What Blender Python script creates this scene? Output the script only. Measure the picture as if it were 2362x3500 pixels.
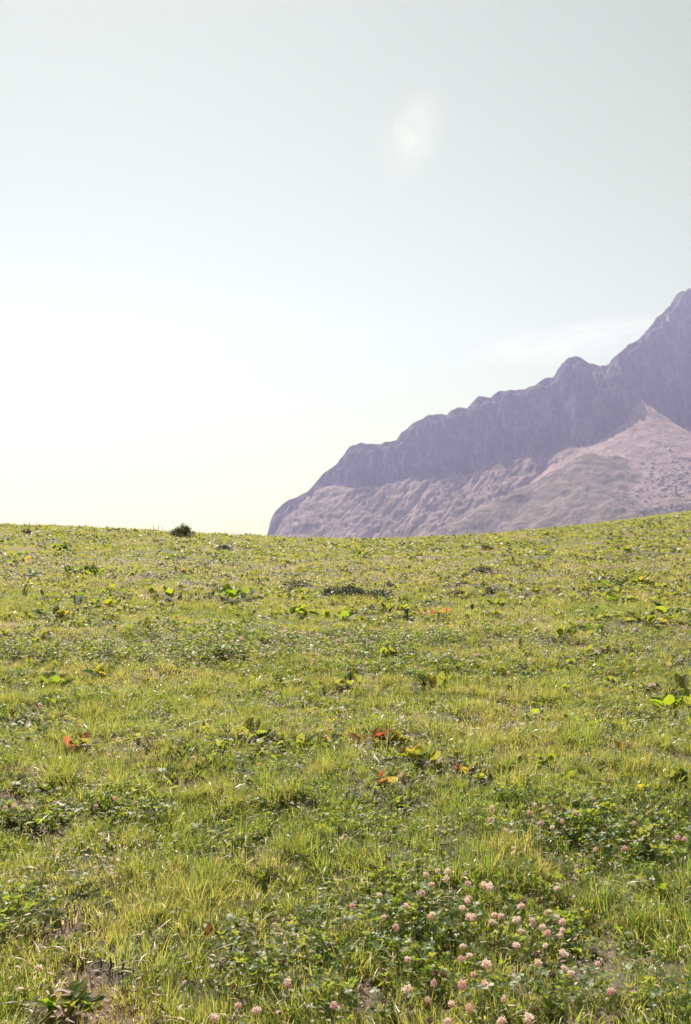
import bpy, bmesh, math, random
import numpy as np
from mathutils import Vector

for o in list(bpy.data.objects):
    bpy.data.objects.remove(o)
random.seed(7)
RNG = np.random.default_rng(11)
R = math.radians
scene = bpy.context.scene
COL = scene.collection

# ------------------------------------------------------------------ camera
CAM_Z = 1.35
F_PX, CX, CY = 3445.0, 1181.0, 1750.0           # 35 mm lens on an upright 24x36 frame (photo pixels)
cam_d = bpy.data.cameras.new('camera')
cam_d.sensor_fit = 'VERTICAL'
cam_d.sensor_height = 36.0
cam_d.lens = 36.0 * F_PX / 3500.0
cam_d.clip_start = 0.05
cam_d.clip_end = 60000
cam = bpy.data.objects.new('camera', cam_d)
cam.location = (0, 0, CAM_Z)
cam.rotation_euler = (R(90), 0, 0)
COL.objects.link(cam)
scene.camera = cam

# ------------------------------------------------------------------ sky and sun
SUN_AZ = R(-16)       # left of the viewing direction (+Y)
SUN_EL = R(46)
world = bpy.data.worlds.new('World')
scene.world = world
world.use_nodes = True
wn, wl = world.node_tree.nodes, world.node_tree.links
wn.clear()
sky = wn.new('ShaderNodeTexSky')
sky.sky_type = 'NISHITA'
sky.sun_disc = False
sky.sun_elevation = SUN_EL
sky.sun_rotation = SUN_AZ
sky.altitude = 1900
sky.air_density = 1.3
sky.dust_density = 0.85
sky.ozone_density = 0.0
bg = wn.new('ShaderNodeBackground')
bg.inputs['Strength'].default_value = 0.05
wo = wn.new('ShaderNodeOutputWorld')
film = wn.new('ShaderNodeMix')                    # warm, slightly muted film balance, the same in every direction
film.data_type = 'RGBA'
film.blend_type = 'MULTIPLY'
film.inputs[0].default_value = 1.0
film.inputs[7].default_value = (0.96, 0.972, 0.575, 1)
mute = wn.new('ShaderNodeHueSaturation')
mute.inputs['Saturation'].default_value = 0.52
wl.new(sky.outputs[0], mute.inputs['Color'])
wl.new(mute.outputs[0], film.inputs[6])
wl.new(film.outputs[2], bg.inputs[0])
wl.new(bg.outputs[0], wo.inputs[0])

sun_d = bpy.data.lights.new('sun', 'SUN')
sun_d.energy = 4.6
sun_d.angle = R(0.53)
sun_d.color = (1.0, 0.905, 0.76)
sun = bpy.data.objects.new('sun', sun_d)
to_sun = Vector((math.sin(SUN_AZ) * math.cos(SUN_EL), math.cos(SUN_AZ) * math.cos(SUN_EL), math.sin(SUN_EL)))
sun.rotation_euler = to_sun.to_track_quat('Z', 'Y').to_euler()
sun.location = (-20, 30, 40)
COL.objects.link(sun)

scene.view_settings.view_transform = 'Standard'
scene.view_settings.look = 'None'
scene.view_settings.gamma = 1.0
scene.view_settings.use_curve_mapping = False
scene.view_settings.exposure = 1.26
scene.render.engine = 'CYCLES'
scene.cycles.use_denoising = True
scene.cycles.max_bounces = 8
scene.cycles.diffuse_bounces = 3
scene.cycles.glossy_bounces = 2
scene.cycles.transmission_bounces = 4
scene.cycles.volume_bounces = 0

# ------------------------------------------------------------------ numeric noise
_perm = np.random.default_rng(3).permutation(512)
_perm = np.concatenate([_perm, _perm])
_gr = np.random.default_rng(5).uniform(-1, 1, (512, 2))
_gr /= np.linalg.norm(_gr, axis=1)[:, None]

def perlin(x, y):
    x = np.asarray(x, float); y = np.asarray(y, float)
    xi = np.floor(x).astype(int); yi = np.floor(y).astype(int)
    xf = x - xi; yf = y - yi
    def g(ix, iy, dx, dy):
        h = _perm[(_perm[ix & 511] + iy) & 511]
        v = _gr[h]
        return v[..., 0] * dx + v[..., 1] * dy
    u = xf * xf * xf * (xf * (xf * 6 - 15) + 10)
    v = yf * yf * yf * (yf * (yf * 6 - 15) + 10)
    a = g(xi, yi, xf, yf); b = g(xi + 1, yi, xf - 1, yf)
    c = g(xi, yi + 1, xf, yf - 1); d = g(xi + 1, yi + 1, xf - 1, yf - 1)
    return (a + (b - a) * u) * (1 - v) + (c + (d - c) * u) * v

def fbm(x, y, oct=4, gain=0.5):
    s = 0; a = 1.0; f = 1.0
    for k in range(oct):
        s = s + a * perlin(x * f + 17.3 * k, y * f - 9.1 * k)
        a *= gain; f *= 2.03
    return s

def ridged(x, y, oct=4, gain=0.5):
    s = 0; a = 1.0; f = 1.0
    for k in range(oct):
        s = s + a * (1 - 2 * np.abs(perlin(x * f + 5.7 * k, y * f + 3.3 * k)))
        a *= gain; f *= 2.1
    return s

def smooth(a, b, x):
    t = np.clip((np.asarray(x, float) - a) / (b - a), 0, 1)
    return t * t * (3 - 2 * t)

# ------------------------------------------------------------------ meadow height
YC = 32.0
CREST_PX = np.array([-900, 0, 300, 625, 900, 1100, 1400, 1700, 2000, 2200, 2362, 2900], float)
CREST_PY = np.array([1792, 1813, 1824, 1840, 1852, 1864, 1857, 1845, 1821, 1805, 1788, 1735], float)
CREST_X = (CREST_PX - CX) / F_PX * YC
CREST_Z = (CY - CREST_PY) / F_PX * YC

def crest_z(x):
    xs = np.linspace(-40, 40, 161)
    zs = np.interp(xs, CREST_X, CREST_Z)
    k = np.exp(-np.linspace(-2, 2, 17) ** 2)
    zs = np.convolve(np.pad(zs, 8, mode='edge'), k / k.sum(), 'valid')
    return np.interp(x, xs, zs)

def meadow_z(x, y):
    """height of the ground, camera foot at z = 0"""
    x = np.asarray(x, float); y = np.asarray(y, float)
    t = np.clip(y / YC, -1.5, 3)
    s = np.sign(t) * np.abs(t) ** 1.12
    z = -CAM_Z * (1 - s) + (crest_z(x) + 0.13) * s
    d = np.maximum(y - 29.0, 0)
    z = z - 0.0042 * d * d / (1 + d / 90.0)
    near = np.exp(-np.maximum(y - 30, 0) / 40.0)
    b = 0.075 * fbm(x * 0.34, y * 0.34, 3) + 0.075 * fbm(x * 1.35 + 40, y * 1.35, 3) + 0.02 * fbm(x * 4.5, y * 4.5, 2)
    z = z + b * near * smooth(-4, 2, y)
    return z + CAM_Z

def terrain_z(x, y):
    z = meadow_z(np.clip(x, -40, 40), y)
    side = np.maximum(np.abs(x) - 40, 0)
    z = z - 0.25 * np.maximum(side - 20, 0) * smooth(0, 60, side)
    floor = -330 + 25 * fbm(x / 700.0, y / 700.0, 3)
    return np.maximum(z, floor) + 3.0 * smooth(60, 400, np.hypot(x, y)) * fbm(x / 60.0, y / 60.0, 3)

def to_ground(px, py, h=0.0):
    """photo pixel -> the meadow point whose top (h above the ground) is seen there"""
    u = (px - CX) / F_PX; v = (CY - py) / F_PX
    ys = np.arange(1.2, 36.0, 0.02)
    f = meadow_z(u * ys, ys) + h - CAM_Z - v * ys
    i = np.argmax(f > 0)
    if not (f > 0).any():
        i = int(np.argmax(f))
    y = float(ys[i])
    return Vector((u * y, y, float(meadow_z(u * y, y))))

# ------------------------------------------------------------------ materials
def newmat(name):
    m = bpy.data.materials.new(name)
    m.use_nodes = True
    nt = m.node_tree
    nt.nodes.clear()
    out = nt.nodes.new('ShaderNodeOutputMaterial')
    return m, nt, out

def node(nt, kind, **kw):
    n = nt.nodes.new(kind)
    for k, v in kw.items():
        if k in n.inputs.keys():
            n.inputs[k].default_value = v
        else:
            setattr(n, k, v)
    return n

def ramp(nt, src, stops):
    r = nt.nodes.new('ShaderNodeValToRGB')
    el = r.color_ramp.elements
    while len(el) < len(stops):
        el.new(0.5)
    for e, (p, c) in zip(el, stops):
        e.position = p
        e.color = (*c, 1) if len(c) == 3 else c
    nt.links.new(src, r.inputs[0])
    return r.outputs[0]

def leaf_shader(nt, out, col, tcol, rough=0.42, spec=0.5, trans=0.45):
    L = nt.links
    p = node(nt, 'ShaderNodeBsdfPrincipled')
    p.inputs['Roughness'].default_value = rough
    p.inputs['Specular IOR Level'].default_value = spec
    L.new(col, p.inputs['Base Color'])
    t = node(nt, 'ShaderNodeBsdfTranslucent')
    L.new(tcol, t.inputs['Color'])
    mx = node(nt, 'ShaderNodeMixShader')
    mx.inputs[0].default_value = trans
    L.new(p.outputs[0], mx.inputs[1])
    L.new(t.outputs[0], mx.inputs[2])
    L.new(mx.outputs[0], out.inputs['Surface'])
    return p

def rnd_value(nt, blade=0.6):
    """per-blade attribute 'rnd' blended with the plant's own random number and its patch tint"""
    a = node(nt, 'ShaderNodeAttribute', attribute_name='rnd')
    t = node(nt, 'ShaderNodeAttribute', attribute_name='tint')
    t.attribute_type = 'INSTANCER'
    m = node(nt, 'ShaderNodeMath', operation='MULTIPLY')
    m.inputs[1].default_value = blade
    nt.links.new(a.outputs['Fac'], m.inputs[0])
    m2 = node(nt, 'ShaderNodeMath', operation='MULTIPLY_ADD')
    m2.inputs[1].default_value = 1 - blade
    nt.links.new(t.outputs['Fac'], m2.inputs[0])
    nt.links.new(m.outputs[0], m2.inputs[2])
    return m2.outputs[0]

def grass_material(name, cols, tcols, rough=0.4, spec=0.5, trans=0.45, blade=0.6):
    m, nt, out = newmat(name)
    v = rnd_value(nt, blade)
    c = ramp(nt, v, cols)
    t = ramp(nt, v, tcols)
    leaf_shader(nt, out, c, t, rough, spec, trans)
    return m

def broadleaf_material(name, ca, cb, ta, tb, rough=0.52, spec=0.35, trans=0.45, spots=None):
    m, nt, out = newmat(name)
    L = nt.links
    oi = node(nt, 'ShaderNodeObjectInfo')
    tc = node(nt, 'ShaderNodeTexCoord')
    n1 = node(nt, 'ShaderNodeTexNoise', Scale=4.0, Detail=5.0)
    L.new(tc.outputs['Object'], n1.inputs['Vector'])
    add = node(nt, 'ShaderNodeMath', operation='ADD')
    L.new(oi.outputs['Random'], add.inputs[0]); L.new(n1.outputs['Fac'], add.inputs[1])
    h = node(nt, 'ShaderNodeMath', operation='MULTIPLY'); h.inputs[1].default_value = 0.5
    L.new(add.outputs[0], h.inputs[0])
    c = ramp(nt, h.outputs[0], [(0.28, ca), (0.72, cb)])
    t = ramp(nt, h.outputs[0], [(0.28, ta), (0.72, tb)])
    if spots:
        n2 = node(nt, 'ShaderNodeTexNoise', Scale=9.0, Detail=3.0)
        L.new(tc.outputs['Object'], n2.inputs['Vector'])
        k = ramp(nt, n2.outputs['Fac'], [(0.56, (0, 0, 0)), (0.66, (1, 1, 1))])
        for which in (0, 1):
            mx = node(nt, 'ShaderNodeMix', data_type='RGBA')
            L.new(k, mx.inputs[0])
            L.new(c if which == 0 else t, mx.inputs[6])
            mx.inputs[7].default_value = (*spots, 1)
            if which == 0: c = mx.outputs[2]
            else: t = mx.outputs[2]
    p = leaf_shader(nt, out, c, t, rough, spec, trans)
    w = node(nt, 'ShaderNodeTexWave', Scale=5.0, Distortion=1.5)
    w.bands_direction = 'X'
    L.new(tc.outputs['Object'], w.inputs['Vector'])
    b = node(nt, 'ShaderNodeBump', Strength=0.05, Distance=0.01)
    L.new(w.outputs['Fac'], b.inputs['Height'])
    L.new(b.outputs[0], p.inputs['Normal'])
    return m

M = {}
M['grass'] = grass_material('grass_blades',
    [(0.0, (0.035, 0.072, 0.026)), (0.40, (0.080, 0.108, 0.038)), (0.72, (0.15, 0.145, 0.062)), (1.0, (0.40, 0.30, 0.21))],
    [(0.0, (0.15, 0.30, 0.045)), (0.40, (0.43, 0.49, 0.08)), (0.72, (0.68, 0.60, 0.14)), (1.0, (0.68, 0.50, 0.28))],
    rough=0.29, spec=0.8, trans=0.52)
M['straw'] = grass_material('dry_straw',
    [(0.0, (0.20, 0.14, 0.08)), (0.5, (0.36, 0.28, 0.18)), (1.0, (0.54, 0.46, 0.35))],
    [(0.0, (0.30, 0.20, 0.08)), (1.0, (0.5, 0.42, 0.25))], rough=0.45, trans=0.25)
M['litter'] = grass_material('dead_leaf_litter',
    [(0.0, (0.10, 0.055, 0.045)), (0.45, (0.30, 0.20, 0.165)), (1.0, (0.58, 0.46, 0.42))],
    [(0.0, (0.2, 0.1, 0.06)), (1.0, (0.5, 0.36, 0.28))], rough=0.6, spec=0.3, trans=0.2)
M['clover'] = grass_material('clover_leaflets',
    [(0.0, (0.050, 0.095, 0.040)), (0.5, (0.095, 0.14, 0.05)), (1.0, (0.19, 0.19, 0.075))],
    [(0.0, (0.18, 0.32, 0.04)), (0.5, (0.40, 0.48, 0.05)), (1.0, (0.6, 0.52, 0.09))],
    rough=0.48, spec=0.4, trans=0.42)
M['herb'] = grass_material('small_herb_leaves',
    [(0.0, (0.045, 0.085, 0.025)), (0.5, (0.10, 0.14, 0.03)), (0.85, (0.19, 0.18, 0.045)), (1.0, (0.36, 0.20, 0.07))],
    [(0.0, (0.20, 0.32, 0.03)), (0.5, (0.42, 0.46, 0.04)), (0.85, (0.58, 0.52, 0.06)), (1.0, (0.6, 0.32, 0.06))],
    rough=0.5, spec=0.4, trans=0.45)
M['leaf_green'] = broadleaf_material('dock_leaf_green', (0.045, 0.09, 0.022), (0.10, 0.14, 0.03), (0.22, 0.36, 0.02), (0.46, 0.52, 0.03), trans=0.5)
M['leaf_lime'] = broadleaf_material('dock_leaf_lime', (0.10, 0.135, 0.035), (0.17, 0.175, 0.05), (0.32, 0.38, 0.04), (0.46, 0.44, 0.07), trans=0.46, spots=(0.16, 0.10, 0.03))
M['leaf_dark'] = broadleaf_material('dock_leaf_shaded', (0.028, 0.062, 0.036), (0.05, 0.09, 0.045), (0.06, 0.15, 0.03), (0.12, 0.22, 0.04), trans=0.25)  # darker copy of the green leaf; shade of leaves turned from the sun
M['leaf_yellow'] = broadleaf_material('dock_leaf_yellow', (0.22, 0.19, 0.04), (0.32, 0.24, 0.06), (0.50, 0.44, 0.05), (0.58, 0.42, 0.07), trans=0.5, spots=(0.25, 0.10, 0.03))
M['leaf_orange'] = broadleaf_material('dock_leaf_orange', (0.30, 0.12, 0.045), (0.38, 0.2, 0.07), (0.55, 0.22, 0.05), (0.6, 0.36, 0.08), trans=0.45, spots=(0.22, 0.05, 0.02))
M['leaf_red'] = broadleaf_material('dock_leaf_red', (0.28, 0.06, 0.04), (0.34, 0.11, 0.06), (0.50, 0.09, 0.05), (0.55, 0.18, 0.08), trans=0.45)
M['leaf_dry'] = broadleaf_material('dead_leaf_pale', (0.24, 0.18, 0.155), (0.42, 0.34, 0.31), (0.3, 0.2, 0.13), (0.4, 0.3, 0.2), rough=0.7, trans=0.15, spots=(0.2, 0.14, 0.11))
M['shrub_leaf'] = grass_material('shrub_leaves',
    [(0.0, (0.035, 0.065, 0.03)), (0.6, (0.08, 0.11, 0.04)), (1.0, (0.22, 0.18, 0.07))],
    [(0.0, (0.08, 0.15, 0.03)), (0.6, (0.2, 0.26, 0.04)), (1.0, (0.4, 0.3, 0.07))], rough=0.3, trans=0.25, blade=1.0)
M['mat_leaf'] = grass_material('mat_shrub_leaves',
    [(0.0, (0.035, 0.055, 0.042)), (0.65, (0.07, 0.09, 0.06)), (0.9, (0.24, 0.20, 0.17)), (1.0, (0.45, 0.38, 0.34))],
    [(0.0, (0.04, 0.08, 0.03)), (0.7, (0.10, 0.13, 0.05)), (1.0, (0.2, 0.15, 0.1))], rough=0.35, trans=0.2, blade=1.0)

def plain(name, col, rough=0.6, trans=0.0, tcol=None, vary=None):
    m, nt, out = newmat(name)
    p = node(nt, 'ShaderNodeBsdfPrincipled', Roughness=rough)
    p.inputs['Base Color'].default_value = (*col, 1)
    if vary:
        tc = node(nt, 'ShaderNodeTexCoord')
        n = node(nt, 'ShaderNodeTexNoise', Scale=vary[1], Detail=4.0)
        nt.links.new(tc.outputs['Object'], n.inputs['Vector'])
        nt.links.new(ramp(nt, n.outputs['Fac'], [(0.35, col), (0.65, vary[0])]), p.inputs['Base Color'])
    sh = p.outputs[0]
    if trans:
        t = node(nt, 'ShaderNodeBsdfTranslucent')
        t.inputs[0].default_value = (*(tcol or col), 1)
        mx = node(nt, 'ShaderNodeMixShader'); mx.inputs[0].default_value = trans
        nt.links.new(sh, mx.inputs[1]); nt.links.new(t.outputs[0], mx.inputs[2]); sh = mx.outputs[0]
    nt.links.new(sh, out.inputs['Surface'])
    return m

M['stem'] = plain('green_stem', (0.09, 0.12, 0.035), 0.5, 0.2, (0.2, 0.28, 0.04))
M['stem_red'] = plain('reddish_stem', (0.16, 0.06, 0.045), 0.55, 0.0, vary=((0.22, 0.10, 0.06), 60))
M['spike'] = plain('brown_seed_spike', (0.075, 0.045, 0.035), 0.7, 0.0, vary=((0.15, 0.09, 0.06), 180))
M['twig'] = plain('shrub_twig', (0.09, 0.065, 0.05), 0.8, 0.0, vary=((0.15, 0.11, 0.08), 40))

def petal_material(name, low, high, tlow, thigh, z0, z1, trans=0.4):
    m, nt, out = newmat(name)
    a = node(nt, 'ShaderNodeAttribute', attribute_name='rnd')
    c = ramp(nt, a.outputs['Fac'], [(0.1, low), (0.8, high)])
    t = ramp(nt, a.outputs['Fac'], [(0.1, tlow), (0.8, thigh)])
    leaf_shader(nt, out, c, t, 0.55, 0.3, trans)
    return m
M['petal_white'] = petal_material('clover_petals_white', (0.82, 0.54, 0.52), (0.95, 0.89, 0.85), (0.92, 0.64, 0.58), (0.98, 0.93, 0.86), 0, 1, 0.6)
M['petal_pink'] = petal_material('clover_petals_pink', (0.74, 0.44, 0.46), (0.92, 0.78, 0.77), (0.9, 0.55, 0.56), (0.95, 0.80, 0.77), 0, 1, 0.58)
M['petal_brown'] = petal_material('clover_petals_withered', (0.10, 0.04, 0.035), (0.26, 0.11, 0.09), (0.2, 0.06, 0.04), (0.35, 0.14, 0.1), 0, 1, 0.2)

# ------------------------------------------------------------------ tags and mesh helpers
def tag(o, label=None, cat=None, group=None, kind=None):
    if label: o['label'] = label
    if cat: o['category'] = cat
    if group: o['group'] = group
    if kind: o['kind'] = kind
    return o

def mesh_from(name, verts, faces, mat=None, rnd=None, smooth_=True):
    me = bpy.data.meshes.new(name)
    me.from_pydata([tuple(v) for v in verts], [], [tuple(f) for f in faces])
    if rnd is not None:
        a = me.attributes.new('rnd', 'FLOAT', 'POINT')
        a.data.foreach_set('value', np.asarray(rnd, dtype=np.float32))
    if smooth_:
        me.polygons.foreach_set('use_smooth', np.ones(len(me.polygons), dtype=bool))
    if mat: me.materials.append(mat)
    me.update()
    return me

def add_obj(name, data, parent=None, loc=(0, 0, 0), rot=(0, 0, 0), scl=(1, 1, 1)):
    o = bpy.data.objects.new(name, data)
    COL.objects.link(o)
    o.location = loc
    o.rotation_euler = rot
    o.scale = scl if hasattr(scl, '__len__') else (scl, scl, scl)
    if parent: o.parent = parent
    return o

class MB:
    def __init__(s): s.v = []; s.f = []; s.r = []
    def ribbon(s, pts, side, widths, r):
        b = len(s.v)
        n = len(pts)
        for p, w in zip(pts, widths):
            s.v.append(p - side * w); s.v.append(p + side * w); s.r += [r, r]
        for i in range(n - 1):
            s.f.append((b + 2 * i, b + 2 * i + 1, b + 2 * i + 3, b + 2 * i + 2))
    def tube(s, pts, radii, n=5, r=0.5):
        b = len(s.v)
        for i, (p, q) in enumerate(zip(pts, radii)):
            d = (pts[min(i + 1, len(pts) - 1)] - pts[max(i - 1, 0)]).normalized()
            a = d.orthogonal().normalized(); c = d.cross(a)
            for k in range(n):
                t = 2 * math.pi * k / n
                s.v.append(p + (a * math.cos(t) + c * math.sin(t)) * q); s.r.append(r)
        for i in range(len(pts) - 1):
            for k in range(n):
                s.f.append((b + i * n + k, b + i * n + (k + 1) % n, b + (i + 1) * n + (k + 1) % n, b + (i + 1) * n + k))
        s.f.append(tuple(b + (len(pts) - 1) * n + k for k in range(n)))
    def quad(s, c, a, b_, r):
        i = len(s.v)
        s.v += [c - a, c + b_ * 0.9, c + a, c - b_ * 0.9]; s.r += [r] * 4
        s.f.append((i, i + 1, i + 2, i + 3))
    def mesh(s, name, mat, smooth_=True):
        return mesh_from(name, s.v, s.f, mat, s.r, smooth_)

def grid_mesh(name, xs, ys, Z, mat, extra=None):
    nx, ny = len(xs), len(ys)
    X, Y = np.meshgrid(xs, ys)
    co = np.stack([X, Y, Z], -1).reshape(-1, 3).astype(np.float32)
    i = np.arange(nx * ny).reshape(ny, nx)
    q = np.stack([i[:-1, :-1], i[:-1, 1:], i[1:, 1:], i[1:, :-1]], -1).reshape(-1, 4)
    me = bpy.data.meshes.new(name)
    me.vertices.add(len(co)); me.vertices.foreach_set('co', co.ravel())
    me.loops.add(q.size); me.loops.foreach_set('vertex_index', q.ravel().astype(np.int32))
    me.polygons.add(len(q))
    me.polygons.foreach_set('loop_start', np.arange(0, q.size, 4, dtype=np.int32))
    me.polygons.foreach_set('loop_total', np.full(len(q), 4, dtype=np.int32))
    me.polygons.foreach_set('use_smooth', np.ones(len(q), dtype=bool))
    for k, v in (extra or {}).items():
        a = me.attributes.new(k, 'FLOAT', 'POINT')
        a.data.foreach_set('value', v.ravel().astype(np.float32))
    me.update(calc_edges=True)
    me.validate()
    me.materials.append(mat)
    return me

# ------------------------------------------------------------------ ground
def graded(lo_far, lo, hi, hi_far, step, grow=1.16):
    a = list(np.arange(lo, hi + 1e-6, step))
    s = step; x = a[-1]
    while x < hi_far:
        s *= grow; x += s; a.append(x)
    s = step; x = a[0]; b = []
    while x > lo_far:
        s *= grow; x -= s; b.append(x)
    return np.array(b[::-1] + a)

def soil_material():
    m, nt, out = newmat('meadow_soil')
    L = nt.links
    tc = node(nt, 'ShaderNodeTexCoord')
    n1 = node(nt, 'ShaderNodeTexNoise', Scale=6.0, Detail=8.0, Roughness=0.7)
    n2 = node(nt, 'ShaderNodeTexNoise', Scale=45.0, Detail=6.0, Roughness=0.7)
    n3 = node(nt, 'ShaderNodeTexNoise', Scale=0.9, Detail=4.0)
    for n in (n1, n2, n3): L.new(tc.outputs['Object'], n.inputs['Vector'])
    soil = ramp(nt, n2.outputs['Fac'], [(0.25, (0.09, 0.048, 0.045)), (0.55, (0.22, 0.13, 0.12)), (0.8, (0.40, 0.27, 0.26))])
    shaded_moss = ramp(nt, n1.outputs['Fac'], [(0.3, (0.022, 0.026, 0.012)), (0.7, (0.06, 0.058, 0.026))])  # mossy ground, painted darker to deepen the shade under the grass
    k = ramp(nt, n3.outputs['Fac'], [(0.30, (0, 0, 0)), (0.50, (1, 1, 1))])
    at = node(nt, 'ShaderNodeAttribute', attribute_name='bare')
    mul = node(nt, 'ShaderNodeMath', operation='SUBTRACT', use_clamp=True)
    L.new(k, mul.inputs[0]); L.new(at.outputs['Fac'], mul.inputs[1])
    mx = node(nt, 'ShaderNodeMix', data_type='RGBA')
    L.new(mul.outputs[0], mx.inputs[0]); L.new(soil, mx.inputs[6]); L.new(shaded_moss, mx.inputs[7])
    far = node(nt, 'ShaderNodeAttribute', attribute_name='far')
    mx2 = node(nt, 'ShaderNodeMix', data_type='RGBA')
    L.new(far.outputs['Fac'], mx2.inputs[0]); L.new(mx.outputs[2], mx2.inputs[6])
    mx2.inputs[7].default_value = (0.085, 0.095, 0.035, 1)
    p = node(nt, 'ShaderNodeBsdfPrincipled', Roughness=0.85)
    L.new(mx2.outputs[2], p.inputs['Base Color'])
    b = node(nt, 'ShaderNodeBump', Strength=0.8, Distance=0.015)
    L.new(n2.outputs['Fac'], b.inputs['Height']); L.new(b.outputs[0], p.inputs['Normal'])
    L.new(p.outputs[0], out.inputs['Surface'])
    return m

BARE = [(235, 3200, 0.10, 0.13), (300, 3350, 0.10, 0.09), (15, 2745, 0.13, 0.15), (75, 2858, 0.18, 0.10), (1780, 3400, 0.10, 0.08),
        (330, 3480, 0.10, 0.08), (640, 2690, 0.2, 0.10), (900, 2945, 0.16, 0.08), (2190, 1905, 0.5, 0.4), (2330, 2150, 0.4, 0.25),
        (1230, 3390, 0.07, 0.10), (140, 2870, 0.15, 0.1)]
BARE_W = [(to_ground(a, b), rx, ry) for a, b, rx, ry in BARE]
def bareness(x, y):
    s = np.zeros_like(np.asarray(x, float))
    wob = 0.35 * perlin(np.asarray(x) * 7, np.asarray(y) * 7)
    for c, rx, ry in BARE_W:
        d = ((x - c.x) / rx) ** 2 + ((y - c.y) / ry) ** 2
        s = np.maximum(s, np.clip(1.5 - d - wob, 0, 1))
    return s

gx = graded(-3300, -14.5, 14.5, 3300, 0.125)
gy = graded(-2000, 0.6, 42, 3300, 0.125)
GX, GY = np.meshgrid(gx, gy)
GZ = terrain_z(GX, GY)
bare = bareness(GX, GY)
ground = add_obj('ground', grid_mesh('ground', gx, gy, GZ - 0.03 * bare, soil_material(),
                                     {'bare': bare, 'far': smooth(38, 60, np.hypot(GX, GY))}))
tag(ground, 'grassy alpine meadow slope rising to a rounded crest', 'ground', kind='structure')

# ------------------------------------------------------------------ mountain
YR = 2400.0
def mz(z): return np.asarray(z, float)
def zoomx(a): return 850 + np.asarray(a, float) / 1.037
def zoomy(a): return 900 + np.asarray(a, float) / 1.037
RIDGE = np.array([(-60, 1190), (0, 1080), (55, 965), (75, 915), (95, 880), (130, 852), (170, 825), (215, 800), (250, 765), (285, 725), (310, 706), (335, 680),
    (355, 650), (380, 643), (400, 637), (440, 640), (470, 642), (500, 635), (525, 625), (540, 598), (565, 580), (590, 563), (640, 535), (672, 534), (700, 537), (720, 515),
    (745, 507), (760, 507), (775, 513), (795, 490), (815, 474), (835, 478), (855, 478), (890, 453), (915, 450), (940, 452), (980, 441), (1015, 432), (1050, 410), (1080, 400), (1092, 375),
    (1110, 350), (1130, 335), (1160, 327), (1180, 338), (1200, 350), (1240, 362), (1260, 361), (1275, 357), (1290, 332), (1312, 316), (1335, 300), (1345, 283), (1368, 276), (1395, 262),
    (1410, 235), (1450, 190), (1475, 163), (1500, 140), (1518, 112), (1535, 97), (1568, 90), (1620, 72), (1700, 60), (1800, 75), (1950, 150), (2150, 330), (2400, 520), (2700, 900)], float)
BASE = np.array([(-60, 1200), (55, 985), (150, 860), (240, 790), (310, 800), (400, 790), (440, 835), (480, 828), (560, 795), (610, 808), (720, 812), (780, 797), (870, 768), (905, 722),
    (960, 722), (1000, 745), (1065, 745), (1110, 718), (1200, 672), (1280, 677), (1310, 682), (1360, 655), (1420, 660), (1470, 660), (1550, 655), (1700, 660), (2000, 680), (2400, 900), (2700, 1100)], float)
def px_to_x(zx): return (zoomx(zx) - CX) / F_PX * YR
def py_to_z(zy, y=YR): return (CY - zoomy(zy)) / F_PX * y + CAM_Z
RIDGE_Y = YR + 1.0 * np.maximum(RIDGE[:, 0] - 1262.0, 0) ** 1.0
RIDGE_Y = np.minimum(RIDGE_Y, YR + 420)
rx_ = (zoomx(RIDGE[:, 0]) - CX) / F_PX * RIDGE_Y
rz_ = (CY - zoomy(RIDGE[:, 1])) / F_PX * RIDGE_Y + CAM_Z
CLIFF = 1.32
SCREE = 0.64

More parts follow.
